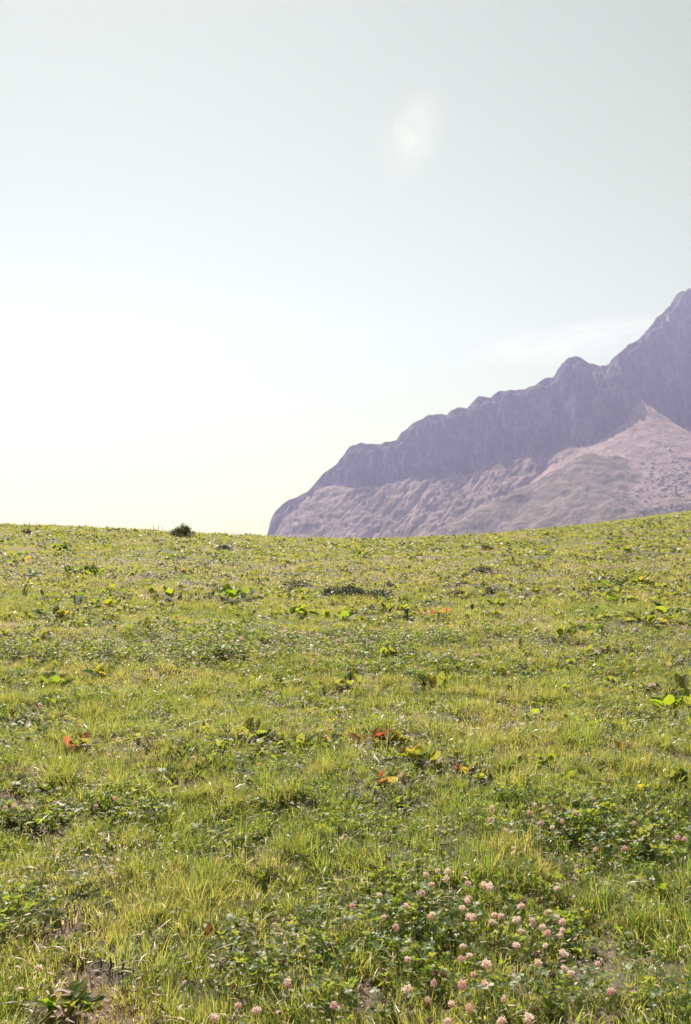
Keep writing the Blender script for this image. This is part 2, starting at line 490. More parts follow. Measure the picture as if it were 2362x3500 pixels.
def mountain_height(X, Y):
    zr = np.interp(X, rx_, rz_) + 1.1 * fbm(X / 7.0, X * 0 + 2.5, 3)
    YRX = np.interp(X, rx_, RIDGE_Y)
    # lower edge of the shade in the photo; the foot of the face stands a little above it
    bx = (zoomx(BASE[:, 0]) - CX) / F_PX * (YR - 150)
    bz = py_to_z(BASE[:, 1], YR - 200)
    zd = np.interp(X, bx, bz)
    zb = zr - 0.80 * np.maximum(zr - zd, 0)
    r = YRX - Y
    face = np.clip(r / 12.0, 0, 1)
    butt = 20 * ridged(X / 120.0 + 0.15 * fbm(X / 90.0, Y / 90.0, 2), Y / 600.0, 4, 0.55) + 9 * fbm(X / 45.0, Y / 120.0, 4)
    cliff = zr - CLIFF * r + face * (butt - 4)
    crag = 6.5 * ridged(X / 26.0, Y / 40.0, 5, 0.65)
    cliff = cliff + face * crag
    xq = lambda q: (850 + q / 1.037 - CX) / F_PX * (YR - 140)
    cliff = cliff + 48 * smooth(xq(1160), xq(1290), X) * (1 - smooth(xq(1352), xq(1378), X)) * smooth(10, 120, r)
    xa = px_to_x(1392.0) * (YR - 125) / YR; za = py_to_z(480.0, YR - 125)
    # lower scree slope
    rb = np.maximum(zr - zb, 0) / CLIFF
    yb = YRX - rb
    ax_ = np.arange(-700, 1900, 5.0)
    azr = np.interp(ax_, rx_, rz_); azd = np.interp(ax_, bx, bz); ayr = np.interp(ax_, rx_, RIDGE_Y)
    azb = azr - 0.80 * np.maximum(azr - azd, 0)
    A = azb - SCREE * (ayr - (azr - azb) / CLIFF)
    kk = np.exp(-0.5 * (np.arange(-24, 25) * 5.0 / 34.0) ** 2)
    A = np.convolve(np.pad(A, 24, mode='edge'), kk / kk.sum(), 'valid')
    scree = np.interp(X, ax_, A) + SCREE * Y
    left = smooth(px_to_x(430.), px_to_x(250.), X)
    w1 = X - 0.85 * Y; w2 = X + 0.95 * Y
    ribs_r = 5.0 * ridged(w1 / 15.0 + 1.0 * fbm(X / 60., Y / 60., 3), (X + Y) / 200.0, 4, 0.65) + 12 * ridged(w1 / 105.0 + 0.75 * fbm(X / 120., Y / 120., 3), (X + Y) / 520.0, 4, 0.55)
    ribs_l = 5.0 * ridged(w2 / 15.0 + 1.0 * fbm(X / 60., Y / 60., 3), (X - Y) / 200.0, 4, 0.65) + 12 * ridged(w2 / 90.0 + 0.75 * fbm(X / 120., Y / 120., 3), (X - Y) / 480.0, 4, 0.55)
    down = smooth(-10, 70, yb - Y)
    right = smooth(px_to_x(1050.), px_to_x(1300.), X)
    scree = scree + (ribs_r * (1 - left) * (1 - 0.55 * right) + ribs_l * left) * (0.3 + 0.7 * down) - 5 * down
    scree = scree + 4.0 * fbm(X / 30.0, Y / 30.0, 5, 0.62)
    # fan of debris below the gully
    dist = np.hypot((X - xa) * 1.0, (Y - (YR - 125)))
    cone = za - 0.575 * dist - 20 * (1 - np.exp(-dist / 45.0)) + 3.0 * fbm(X / 38., Y / 38., 3) + 1.6 * fbm(X / 14., Y / 40., 3) - 3 * np.abs(perlin((X - xa) / (12 + dist * 0.25), dist / 300.))
    # long grassy moraine running down to the left, and a knoll to the right
    def spur(x0, z0, y0, x1, z1, y1, h, wid):
        t = ((X - x0) * (x1 - x0) + (Y - y0) * (y1 - y0)) / ((x1 - x0) ** 2 + (y1 - y0) ** 2)
        tc = np.clip(t, 0, 1)
        d = np.hypot(X - (x0 + tc * (x1 - x0)), Y - (y0 + tc * (y1 - y0)))
        return (z0 + tc * (z1 - z0)) - 0.62 * np.sqrt(d * d + wid * wid) + 0.62 * wid + 7 * fbm(X / 45., Y / 45., 5, 0.6)
    def pt(zx, zy, y):
        return (zoomx(zx) - CX) / F_PX * y, float(py_to_z(zy, y)), y
    S = []
    for (a, b) in (((1300, 684, 2085), (1205, 672, 2090)), ((1205, 672, 2090), (760, 905, 1990)), ((760, 905, 1990), (560, 985, 1950)),
                   ((1640, 800, 1870), (1330, 890, 1790)), ((1060, 745, 2190), (830, 860, 2100)), ((1180, 800, 1955), (1290, 830, 1900))):
        x0, z0, y0 = pt(*a); x1, z1, y1 = pt(*b)
        S.append(spur(x0, z0, y0, x1, z1, y1, 0, 9))
    H = np.maximum(cliff, scree)
    H = np.maximum(H, cone)
    for s in S: H = np.maximum(H, s)
    # far side
    back = zr - 0.85 * (Y - YRX) + 10 * fbm(X / 60., Y / 60., 3)
    H = np.where(Y > YRX, back, H)
    # soften the crest into a narrow rounded ridge and never stand above the silhouette there
    lim = zr - (1.12 + 0.7 * fbm(X / 60., X / 31., 3)) * np.maximum(r, 0) + 1.6 * np.maximum(r - 22, 0)
    H = np.where(Y <= YRX, np.minimum(H, np.maximum(lim, -400)), H)
    H = H - 1.6 * np.maximum((-178.0 / 2400.0) * Y - X, 0) * (Y < YR + 60)
    kind = np.where(cliff >= np.maximum(scree, cone) - 1, 0.0, np.where(cone >= scree, 1.0, 0.5))
    for s in S: kind = np.where((s >= H - 2.0) & (r > 40), 0.25, kind)
    return np.maximum(H, -345), kind

mx_ = np.concatenate([np.arange(-560, -260, 8.0), np.arange(-260, 900, 2.6), np.arange(900, 1700, 8.0)])
my_ = np.concatenate([np.arange(1350, 1720, 9.0), np.arange(1720, 2412, 3.4), np.arange(2412, 2840, 4.5), np.arange(2840, 3200, 12.0)])
MX, MY = np.meshgrid(mx_, my_)
MH, MK = mountain_height(MX, MY)

def mountain_material():
    m, nt, out = newmat('mountain_rock_and_scree')
    L = nt.links
    tc = node(nt, 'ShaderNodeTexCoord')
    k = node(nt, 'ShaderNodeAttribute', attribute_name='ground_kind')
    geo = node(nt, 'ShaderNodeNewGeometry')
    def noise(scale, detail=6.0, rough=0.6, vec=None):
        n = node(nt, 'ShaderNodeTexNoise', Scale=scale, Detail=detail, Roughness=rough)
        L.new(vec or tc.outputs['Object'], n.inputs['Vector'])
        return n.outputs['Fac']
    mp = node(nt, 'ShaderNodeMapping')
    mp.inputs['Rotation'].default_value = (0, R(25), R(12))
    mp.inputs['Scale'].default_value = (0.8, 0.5, 0.6)
    L.new(tc.outputs['Object'], mp.inputs['Vector'])
    strata = noise(0.035, 9, 0.75, mp.outputs[0])
    mpv = node(nt, 'ShaderNodeMapping')
    mpv.inputs['Scale'].default_value = (1.6, 0.35, 0.35)
    mpv.inputs['Rotation'].default_value = (0, R(-14), 0)
    L.new(tc.outputs['Object'], mpv.inputs['Vector'])
    vst = noise(0.035, 10, 0.72, mpv.outputs[0])
    mixs = node(nt, 'ShaderNodeMath', operation='MULTIPLY_ADD'); mixs.inputs[1].default_value = 0.55
    L.new(vst, mixs.inputs[0])
    hs = node(nt, 'ShaderNodeMath', operation='MULTIPLY'); hs.inputs[1].default_value = 0.45
    L.new(strata, hs.inputs[0]); L.new(hs.outputs[0], mixs.inputs[2])
    rock = ramp(nt, mixs.outputs[0], [(0.40, (0.030, 0.028, 0.050)), (0.5, (0.10, 0.095, 0.14)), (0.60, (0.28, 0.25, 0.29))])  # part of the violet haze is painted into the rock colour
    sc = ramp(nt, noise(0.06, 12, 0.85), [(0.36, (0.21, 0.135, 0.13)), (0.62, (0.66, 0.48, 0.45))])
    gr = ramp(nt, noise(0.05, 10, 0.8), [(0.36, (0.10, 0.10, 0.04)), (0.66, (0.24, 0.21, 0.10))])
    # grass grows on gentler ledges, patchily
    sep = node(nt, 'ShaderNodeSeparateXYZ'); L.new(geo.outputs['Normal'], sep.inputs[0])
    pat = noise(0.017, 6, 0.65)
    s1 = node(nt, 'ShaderNodeMath', operation='MULTIPLY_ADD'); s1.inputs[1].default_value = 1.3; 
    L.new(sep.outputs['Z'], s1.inputs[0]); L.new(pat, s1.inputs[2])
    ledge = ramp(nt, s1.outputs[0], [(0.0, (0, 0, 0)), (1.0, (1, 1, 1))])
    def mathn(op, a, b):
        n = node(nt, 'ShaderNodeMath', operation=op, use_clamp=True)
        for i, q in enumerate((a, b)):
            if isinstance(q, (int, float)): n.inputs[i].default_value = q
            else: L.new(q, n.inputs[i])
        return n.outputs[0]
    g_ledge = ramp(nt, mathn('SUBTRACT', s1.outputs[0], 0.9), [(0.5, (0, 0, 0)), (0.75, (1, 1, 1))])
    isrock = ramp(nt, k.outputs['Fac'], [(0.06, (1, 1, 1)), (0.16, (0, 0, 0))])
    isfan = ramp(nt, k.outputs['Fac'], [(0.75, (0, 0, 0)), (0.95, (1, 1, 1))])
    isspur = ramp(nt, k.outputs['Fac'], [(0.10, (0, 0, 0)), (0.18, (1, 1, 1)), (0.33, (1, 1, 1)), (0.45, (0, 0, 0))])
    pat2 = ramp(nt, noise(0.012, 7, 0.7), [(0.46, (0, 0, 0)), (0.62, (1, 1, 1))])
    def mix(f, a, b):
        n = node(nt, 'ShaderNodeMix', data_type='RGBA')
        L.new(f, n.inputs[0]); L.new(a, n.inputs[6]); L.new(b, n.inputs[7])
        return n.outputs[2]
    mpd = node(nt, 'ShaderNodeMapping')
    mpd.inputs['Rotation'].default_value = (0, 0, R(-48))
    mpd.inputs['Scale'].default_value = (0.35, 1.7, 1.0)
    L.new(tc.outputs['Object'], mpd.inputs['Vector'])
    streak = ramp(nt, noise(0.03, 7, 0.7, mpd.outputs[0]), [(0.42, (0, 0, 0)), (0.60, (1, 1, 1))])
    low = mix(mathn('MULTIPLY', streak, 0.95), sc, gr)
    low = mix(mathn('MULTIPLY', isspur, 0.35), low, gr)
    pat3 = mathn('MULTIPLY', isfan, 0.8)
    low = mix(pat3, low, sc)
    rk = mix(mathn('MULTIPLY', g_ledge, 0.7), rock, gr)
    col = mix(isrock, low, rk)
    p = node(nt, 'ShaderNodeBsdfPrincipled', Roughness=0.95)
    p.inputs['Specular IOR Level'].default_value = 0.1
    L.new(col, p.inputs['Base Color'])
    b = node(nt, 'ShaderNodeBump', Strength=1.0, Distance=12.0)
    L.new(noise(0.07, 12, 0.8), b.inputs['Height'])
    L.new(b.outputs[0], p.inputs['Normal'])
    L.new(p.outputs[0], out.inputs['Surface'])
    return m

mountain = add_obj('mountain', grid_mesh('mountain', mx_, my_, MH, mountain_material(), {'ground_kind': MK}))
tag(mountain, 'hazy purple mountain ridge with dark rock face above sunlit scree', 'mountain', kind='structure')

def mountain_at(px, py):
    """point of the mountain seen at a photo pixel (first hit along the ray)"""
    u = (px - CX) / F_PX; v = (CY - py) / F_PX
    ys = np.arange(1500, 2600, 2.0)
    h, _ = mountain_height(u * ys, ys)
    i = int(np.argmax(h > v * ys + CAM_Z))
    return Vector((u * ys[i], ys[i], h[i]))

# ------------------------------------------------------------------ haze (the air itself)
def haze_box():
    x0, x1, y0, y1 = -4200, 4200, -1500, 4200
    z0 = float(min(GZ.min(), MH.min(), -346)) - 1.5
    z1 = float(MH.max()) + 15
    gxl = [gx.min() - 50, gx.max() + 50, gy.min() - 50, gy.max() + 50]
    x0, x1, y0, y1 = gxl
    v = [(x, y, z) for z in (z0, z1) for y in (y0, y1) for x in (x0, x1)]
    f = [(0, 2, 3, 1), (4, 5, 7, 6), (0, 1, 5, 4), (2, 6, 7, 3), (0, 4, 6, 2), (1, 3, 7, 5)]
    m, nt, out = newmat('haze_air')
    p = node(nt, 'ShaderNodeVolumePrincipled')
    p.inputs['Color'].default_value = (0.56, 0.57, 1.0, 1)
    p.inputs['Density'].default_value = HAZE_DENSITY
    p.inputs['Anisotropy'].default_value = 0.4
    nt.links.new(p.outputs[0], out.inputs['Volume'])
    o = add_obj('haze', mesh_from('haze', v, f, m, smooth_=False))
    tag(o, 'pale violet haze filling the valley air', 'haze', kind='stuff')
HAZE_DENSITY = 1.6e-4
haze_box()

# ------------------------------------------------------------------ clouds
def cloud(name, px, py, dist, sx, sy, sz, tilt, dens, seed, label):
    u = (px - CX) / F_PX; v = (CY - py) / F_PX
    bm = bmesh.new()
    bmesh.ops.create_icosphere(bm, subdivisions=4, radius=1.0)
    for q in bm.verts:
        q.co *= 1 + 0.12 * math.sin(3 * q.co.x + seed) * math.cos(4 * q.co.z)
    me = bpy.data.meshes.new(name); bm.to_mesh(me); bm.free()
    m, nt, out = newmat(name + '_vapour')
    L = nt.links
    tc = node(nt, 'ShaderNodeTexCoord')
    ln = node(nt, 'ShaderNodeVectorMath', operation='LENGTH')
    L.new(tc.outputs['Object'], ln.inputs[0])
    fall = node(nt, 'ShaderNodeMapRange')
    fall.inputs['From Min'].default_value = 0.05; fall.inputs['From Max'].default_value = 0.95
    fall.inputs['To Min'].default_value = 1; fall.inputs['To Max'].default_value = 0
    L.new(ln.outputs['Value'], fall.inputs['Value'])
    n = node(nt, 'ShaderNodeTexNoise', Scale=1.9, Detail=7.0, Roughness=0.65, Distortion=1.2)
    mp = node(nt, 'ShaderNodeMapping'); mp.inputs['Location'].default_value = (seed, seed * 2, 0)
    L.new(tc.outputs['Object'], mp.inputs['Vector']); L.new(mp.outputs[0], n.inputs['Vector'])
    nr = node(nt, 'ShaderNodeMapRange')
    nr.inputs['From Min'].default_value = 0.44; nr.inputs['From Max'].default_value = 0.70
    L.new(n.outputs['Fac'], nr.inputs['Value'])
    mu = node(nt, 'ShaderNodeMath', operation='MULTIPLY')
    L.new(fall.outputs[0], mu.inputs[0]); L.new(nr.outputs[0], mu.inputs[1])
    mu2 = node(nt, 'ShaderNodeMath', operation='MULTIPLY'); mu2.inputs[1].default_value = dens
    L.new(mu.outputs[0], mu2.inputs[0])
    sc_ = node(nt, 'ShaderNodeVolumeScatter')
    sc_.inputs['Color'].default_value = (1.0, 0.92, 0.78, 1)
    sc_.inputs['Anisotropy'].default_value = 0.55
    L.new(mu2.outputs[0], sc_.inputs['Density'])
    L.new(sc_.outputs[0], out.inputs['Volume'])
    me.materials.append(m)
    o = add_obj(name, me, loc=(u * dist, dist, v * dist + CAM_Z), rot=(0, tilt, 0), scl=(sx, sy, sz))
    tag(o, label, 'cloud')
    return o
cloud('wispy_cloud', 1405, 465, 11000, 400, 500, 660, R(27), 4.8e-4, 1.3, 'small faint upright wisp of cloud alone high in the sky')
cloud('streak_cloud', 2010, 1160, 14000, 2050, 900, 290, R(-9), 1.0e-3, 4.1, 'long faint streak of cloud just above the mountain ridge')

# ------------------------------------------------------------------ plant pieces for the scattered ground cover
def blade(mb, base, az, h, lean, w, r, seg=3, droop=0.0):
    d = Vector((math.cos(az), math.sin(az), 0))
    side = Vector((-d.y, d.x, 0))
    a = random.uniform(-0.9, 0.9)
    side = (side * math.cos(a) + d * math.sin(a)).normalized()
    pts, ws = [], []
    for i in range(seg + 1):
        t = i / seg
        pts.append(base + d * (h * lean * t * t) + Vector((0, 0, h * (t - droop * t * t * t))))
        ws.append(w * 0.5 * (1 - t ** 1.7) + w * 0.05)
    mb.ribbon(pts, side, ws, r)

def proto_collection(name, meshes):
    c = bpy.data.collections.new(name)
    for i, me in enumerate(meshes):
        o = bpy.data.objects.new(name, me)
        c.objects.link(o)
    return c

def tuft(n, rad, h0, h1, w0, w1, lean, droop, mat, seg=3, straw=0.06):
    mb = MB()
    for i in range(n):
        a = random.uniform(0, 2 * math.pi); q = rad * math.sqrt(random.random())
        az = a + random.gauss(0, 0.7)
        r = min(1.0, max(0.0, random.gauss(0.45, 0.24)))
        if random.random() < straw: r = 1.0
        blade(mb, Vector((q * math.cos(a), q * math.sin(a), -0.01)), az, random.uniform(h0, h1), random.uniform(0.1, lean),
              random.uniform(w0, w1), r, seg, random.uniform(0, droop))
    return mb.mesh('grass_tuft', mat)

def straw_litter(n, rad, l0, l1, w, mat):
    mb = MB()
    for i in range(n):
        p = Vector((random.uniform(-rad, rad), random.uniform(-rad, rad), random.uniform(0.005, 0.05)))
        az = random.uniform(0, 2 * math.pi); l = random.uniform(l0, l1)
        d = Vector((math.cos(az), math.sin(az), random.uniform(-0.25, 0.35)))
        side = Vector((-d.y, d.x, random.uniform(-0.4, 0.4))).normalized()
        arch = random.uniform(0.0, 0.25) * l
        pts = [p + d * (l * t) + Vector((0, 0, arch * math.sin(math.pi * t))) for t in (0, 0.33, 0.66, 1)]
        mb.ribbon(pts, side, [w * 0.5, w * 0.6, w * 0.5, w * 0.15], random.random())
    return mb.mesh('straw', mat)

def clover_cluster(n, rad, h0, h1, s0, s1, mat):
    mb = MB()
    for i in range(n):
        a = random.uniform(0, 2 * math.pi); q = rad * math.sqrt(random.random())
        h = random.uniform(h0, h1)
        top = Vector((q * math.cos(a), q * math.sin(a), h))
        r = min(1, max(0, random.gauss(0.4, 0.25)))
        mb.ribbon([Vector((top.x * 0.6, top.y * 0.6, 0)), top], Vector((1, 0, 0)), [0.0007, 0.0006], r)
        tilt = Vector((random.gauss(0, 0.6), random.gauss(0, 0.6), 1)).normalized()
        e1 = tilt.orthogonal().normalized(); e2 = tilt.cross(e1)
        s = random.uniform(s0, s1); ph = random.uniform(0, 2)
        cup = random.uniform(-0.25, 0.45)
        for k in range(3):
            t = ph + k * 2 * math.pi / 3
            d = e1 * math.cos(t) + e2 * math.sin(t); sd = tilt.cross(d)
            b = len(mb.v)
            up = tilt * cup * s
            mb.v += [top, top + d * s * 0.45 - sd * s * 0.42 + up * 0.6, top + d * s * 0.95 - sd * s * 0.30 + up,
                     top + d * s * 0.9 + up * 0.8, top + d * s * 0.95 + sd * s * 0.30 + up, top + d * s * 0.45 + sd * s * 0.42 + up * 0.6,
                     top + d * s * 0.5]
            mb.r += [r] * 7
            mb.f += [(b, b + 1, b + 6), (b + 1, b + 2, b + 3, b + 6), (b + 3, b + 4, b + 5, b + 6), (b + 5, b, b + 6)]
    return mb.mesh('clover_cluster', mat)

def herb_rosette(n, l0, l1, wid, up, mat):
    mb = MB()
    for i in range(n):
        az = random.uniform(0, 2 * math.pi); l = random.uniform(l0, l1)
        d = Vector((math.cos(az), math.sin(az), 0)); sd = Vector((-d.y, d.x, 0))
        u = random.uniform(*up); r = min(1, max(0, random.gauss(0.45, 0.28)))
        tw = random.uniform(-0.5, 0.5)
        sd = (sd + Vector((0, 0, tw))).normalized()
        pts, ws = [], []
        for t, w in ((0, 0.08), (0.25, 0.45), (0.5, 1.0), (0.75, 0.85), (1, 0.05)):
            pts.append(d * (l * t * math.cos(u * (1 - 0.4 * t))) + Vector((0, 0, l * t * math.sin(u) * (1.1 - 0.45 * t * t))))
            ws.append(w * wid * l * 0.5)
        mb.ribbon(pts, sd, ws, r)
    return mb.mesh('herb_rosette', mat)

P_SHORT = proto_collection('short_grass_tufts', [tuft(24, 0.045, 0.03, 0.08, 0.0020, 0.0036, 0.9, 0.3, M['grass']) for _ in range(7)])
P_UNDER = proto_collection('under_turf', [tuft(40, 0.075, 0.012, 0.04, 0.0022, 0.0042, 1.3, 0.3, M['grass'], 2, 0.05) for _ in range(6)])
P_TALL = proto_collection('tall_grass_tufts', [tuft(34, 0.045, 0.07, 0.16, 0.0020, 0.0038, 0.8, 0.35, M['grass'], 4) for _ in range(6)])
P_FAR = proto_collection('far_grass_tufts', [tuft(34, 0.10, 0.03, 0.085, 0.004, 0.008, 0.8, 0.25, M['grass'], 2, 0.04) for _ in range(7)])
P_STRAW = proto_collection('straw_pieces', [straw_litter(5, 0.06, 0.03, 0.09, 0.0018, M['straw']) for _ in range(6)])
P_LITTER = proto_collection('litter_flecks', [straw_litter(6, 0.08, 0.006, 0.024, 0.0045, M['litter']) for _ in range(6)])
P_CLOVER = proto_collection('clover_clusters', [clover_cluster(16, 0.06, 0.03, 0.085, 0.010, 0.017, M['clover']) for _ in range(6)])
P_CLOVER_LOW = proto_collection('low_clover_clusters', [clover_cluster(12, 0.05, 0.012, 0.04, 0.006, 0.011, M['clover']) for _ in range(6)])
P_HERB = proto_collection('herb_rosettes', [herb_rosette(8, 0.02, 0.05, 0.40, (0.2, 1.1), M['herb']) for _ in range(5)] +
                          [herb_rosette(7, 0.018, 0.045, 0.66, (0.1, 0.9), M['herb']) for _ in range(5)])

def scatter(name, label, cat, protos, P, scl, tint, tilt=0.15):
    n = len(P)
    me = bpy.data.meshes.new(name)
    me.vertices.add(n)
    me.vertices.foreach_set('co', P.astype(np.float32).ravel())
    rot = np.stack([RNG.normal(0, tilt, n), RNG.normal(0, tilt, n), RNG.uniform(0, 6.283, n)], 1)
    for nm, ty, key, val in (('rot', 'FLOAT_VECTOR', 'vector', rot), ('scl', 'FLOAT', 'value', scl), ('tint', 'FLOAT', 'value', tint)):
        a = me.attributes.new(nm, ty, 'POINT')
        a.data.foreach_set(key, np.asarray(val, dtype=np.float32).ravel())
    a = me.attributes.new('pick', 'INT', 'POINT')
    a.data.foreach_set('value', RNG.integers(0, 1000, n).astype(np.int32))
    o = add_obj(name, me)
    tag(o, label, cat, kind='stuff')
    ng = bpy.data.node_groups.new(name, 'GeometryNodeTree')
    ng.interface.new_socket('Geometry', in_out='INPUT', socket_type='NodeSocketGeometry')
    ng.interface.new_socket('Geometry', in_out='OUTPUT', socket_type='NodeSocketGeometry')
    N, L = ng.nodes, ng.links
    gi, go = N.new('NodeGroupInput'), N.new('NodeGroupOutput')
    ip = N.new('GeometryNodeInstanceOnPoints')
    ci = N.new('GeometryNodeCollectionInfo')
    ci.inputs['Collection'].default_value = protos
    ci.inputs['Separate Children'].default_value = True
    ci.inputs['Reset Children'].default_value = True
    ip.inputs['Pick Instance'].default_value = True
    def attr(nm, ty):
        q = N.new('GeometryNodeInputNamedAttribute'); q.data_type = ty
        q.inputs['Name'].default_value = nm
        return q.outputs['Attribute']
    L.new(gi.outputs[0], ip.inputs['Points'])
    L.new(ci.outputs[0], ip.inputs['Instance'])
    L.new(attr('pick', 'INT'), ip.inputs['Instance Index'])
    e2r = N.new('FunctionNodeEulerToRotation')
    L.new(attr('rot', 'FLOAT_VECTOR'), e2r.inputs[0])
    L.new(e2r.outputs[0], ip.inputs['Rotation'])
    L.new(attr('scl', 'FLOAT'), ip.inputs['Scale'])
    L.new(ip.outputs[0], go.inputs[0])
    md = o.modifiers.new('scatter', 'NODES')
    md.node_group = ng
    return o

def sample_area(y0, y1, density, margin=0.09):
    """even random points over the meadow seen (and a margin beside it) between two distances"""
    hw = (CX / F_PX + margin)
    xmax = hw * y1 + 1.0
    n = int(2 * xmax * (y1 - y0) * density)
    x = RNG.uniform(-xmax, xmax, n); y = RNG.uniform(y0, y1, n)
    k = np.abs(x) < hw * y + 1.0
    return x[k], y[k]

def ell(lst):
    return [(to_ground(a, b), rx, ry) for a, b, rx, ry in lst]
# patches: photo pixel of the centre, radii in metres
CLOVER_ZONES = ell([(1650, 3190, 0.30, 0.26), (1470, 3210, 0.16, 0.2), (1880, 3150, 0.10, 0.14), (1980, 2840, 0.42, 0.2), (2230, 2900, 0.28, 0.24), (1740, 2780, 0.18, 0.13),
    (960, 2195, 1.6, 0.75), (680, 2215, 1.0, 0.6), (1130, 2230, 0.8, 0.5), (1390, 2290, 0.5, 0.35), (960, 3330, 0.22, 0.22), (350, 2790, 0.28, 0.15),
    (60, 2220, 0.9, 0.5), (1900, 3440, 0.25, 0.07), (2250, 3400, 0.14, 0.14), (120, 2790, 0.16, 0.16), (1200, 2230, 0.6, 0.4), (60, 3160, 0.16, 0.12), (1080, 3250, 0.2, 0.12), (1350, 3420, 0.25, 0.1)])
TALL_ZONES = ell([(1030, 2750, 0.70, 0.32), (520, 2930, 0.50, 0.28), (1610, 2930, 0.26, 0.22), (760, 3100, 0.3, 0.2), (1980, 2620, 0.5, 0.5), (280, 2620, 0.5, 0.4), (100, 3000, 0.3, 0.2),
    (170, 2300, 1.0, 0.35), (420, 2420, 0.8, 0.5), (1190, 3260, 0.16, 0.16), (900, 3440, 0.25, 0.1), (2150, 3180, 0.3, 0.25), (1750, 2400, 0.9, 0.6), (1300, 2700, 0.4, 0.3),
    (820, 2560, 0.5, 0.3), (620, 2500, 0.7, 0.5), (1500, 3050, 0.2, 0.14), (60, 3420, 0.2, 0.14), (560, 3380, 0.3, 0.15), (1330, 2600, 0.3, 0.25), (1900, 3030, 0.4, 0.12)])
def zone(zs, x, y, wob=0.85, seed=0):
    s = np.zeros_like(x)
    w = wob * fbm(x * 3.0 + seed, y * 3.0, 2)
    for c, rx, ry in zs:
        d = ((x - c.x) / rx) ** 2 + ((y - c.y) / ry) ** 2
        s = np.maximum(s, np.clip(1.6 - d + w, 0, 1))
    return s

def place(x, y, keep):
    k = RNG.random(len(x)) < keep
    x, y = x[k], y[k]
    return x, y, np.stack([x, y, meadow_z(x, y) - 0.03 * bareness(x, y) * 0], 1)

def patch_tint(x, y):
    return np.clip(0.52 + 0.95 * fbm(x * 0.55 + 3, y * 0.55, 3) + 0.25 * fbm(x * 2.2, y * 2.2, 2) + RNG.normal(0, 0.12, len(x)) - 0.19 + 0.25 * smooth(3.4, 9, y) + 0.12 * smooth(9, 16, y), 0.02, 0.93)

def bands(*bs):
    xs, ys = [], []
    for y0, y1, d in bs:
        x, y = sample_area(y0, y1, d); xs.append(x); ys.append(y)
    return np.concatenate(xs), np.concatenate(ys)

def clumped(y0, y1, per_m2, lo, hi, rad):
    """tussocks: points gathered in clumps"""
    cx_, cy_ = sample_area(y0, y1, per_m2)
    k = RNG.random(len(cx_)) < np.clip(0.25 + 0.8 * smooth(-0.1, 0.35, fbm(cx_ * 1.3 + 77, cy_ * 1.3, 3)) + zone(TALL_ZONES, cx_, cy_, 0.5, 31), 0, 1)
    cx_, cy_ = cx_[k], cy_[k]
    n = RNG.integers(lo, hi, len(cx_))
    size = RNG.uniform(0.6, 1.25, len(cx_))
    tint = np.clip(RNG.normal(0.38, 0.22, len(cx_)) + 0.15 * smooth(4, 9, cy_), 0.03, 0.9)
    x = np.repeat(cx_, n) + RNG.normal(0, rad, n.sum()); y = np.repeat(cy_, n) + RNG.normal(0, rad, n.sum())
    return x, y, np.repeat(size, n) * RNG.uniform(0.75, 1.15, n.sum()), np.clip(np.repeat(tint, n) + RNG.normal(0, 0.1, n.sum()), 0.02, 0.93)

def rough_turf(x, y):
    """0 = worn, open ground with litter; 1 = closed turf"""
    return smooth(-0.22, 0.25, fbm(x * 1.7 + 9, y * 1.7, 4))

DOCK_SPOTS = []
def opened(x, y):
    """how far the leaves of the bigger plants keep the turf down"""
    s = np.zeros_like(x)
    for dx, dy, w in DOCK_SPOTS:
        d = ((x - dx) / (w * 1.1 + 0.05)) ** 2 + ((y - dy) / (w * 0.6 + 0.09)) ** 2
        s = np.maximum(s, np.exp(-d * 0.8))
    return s

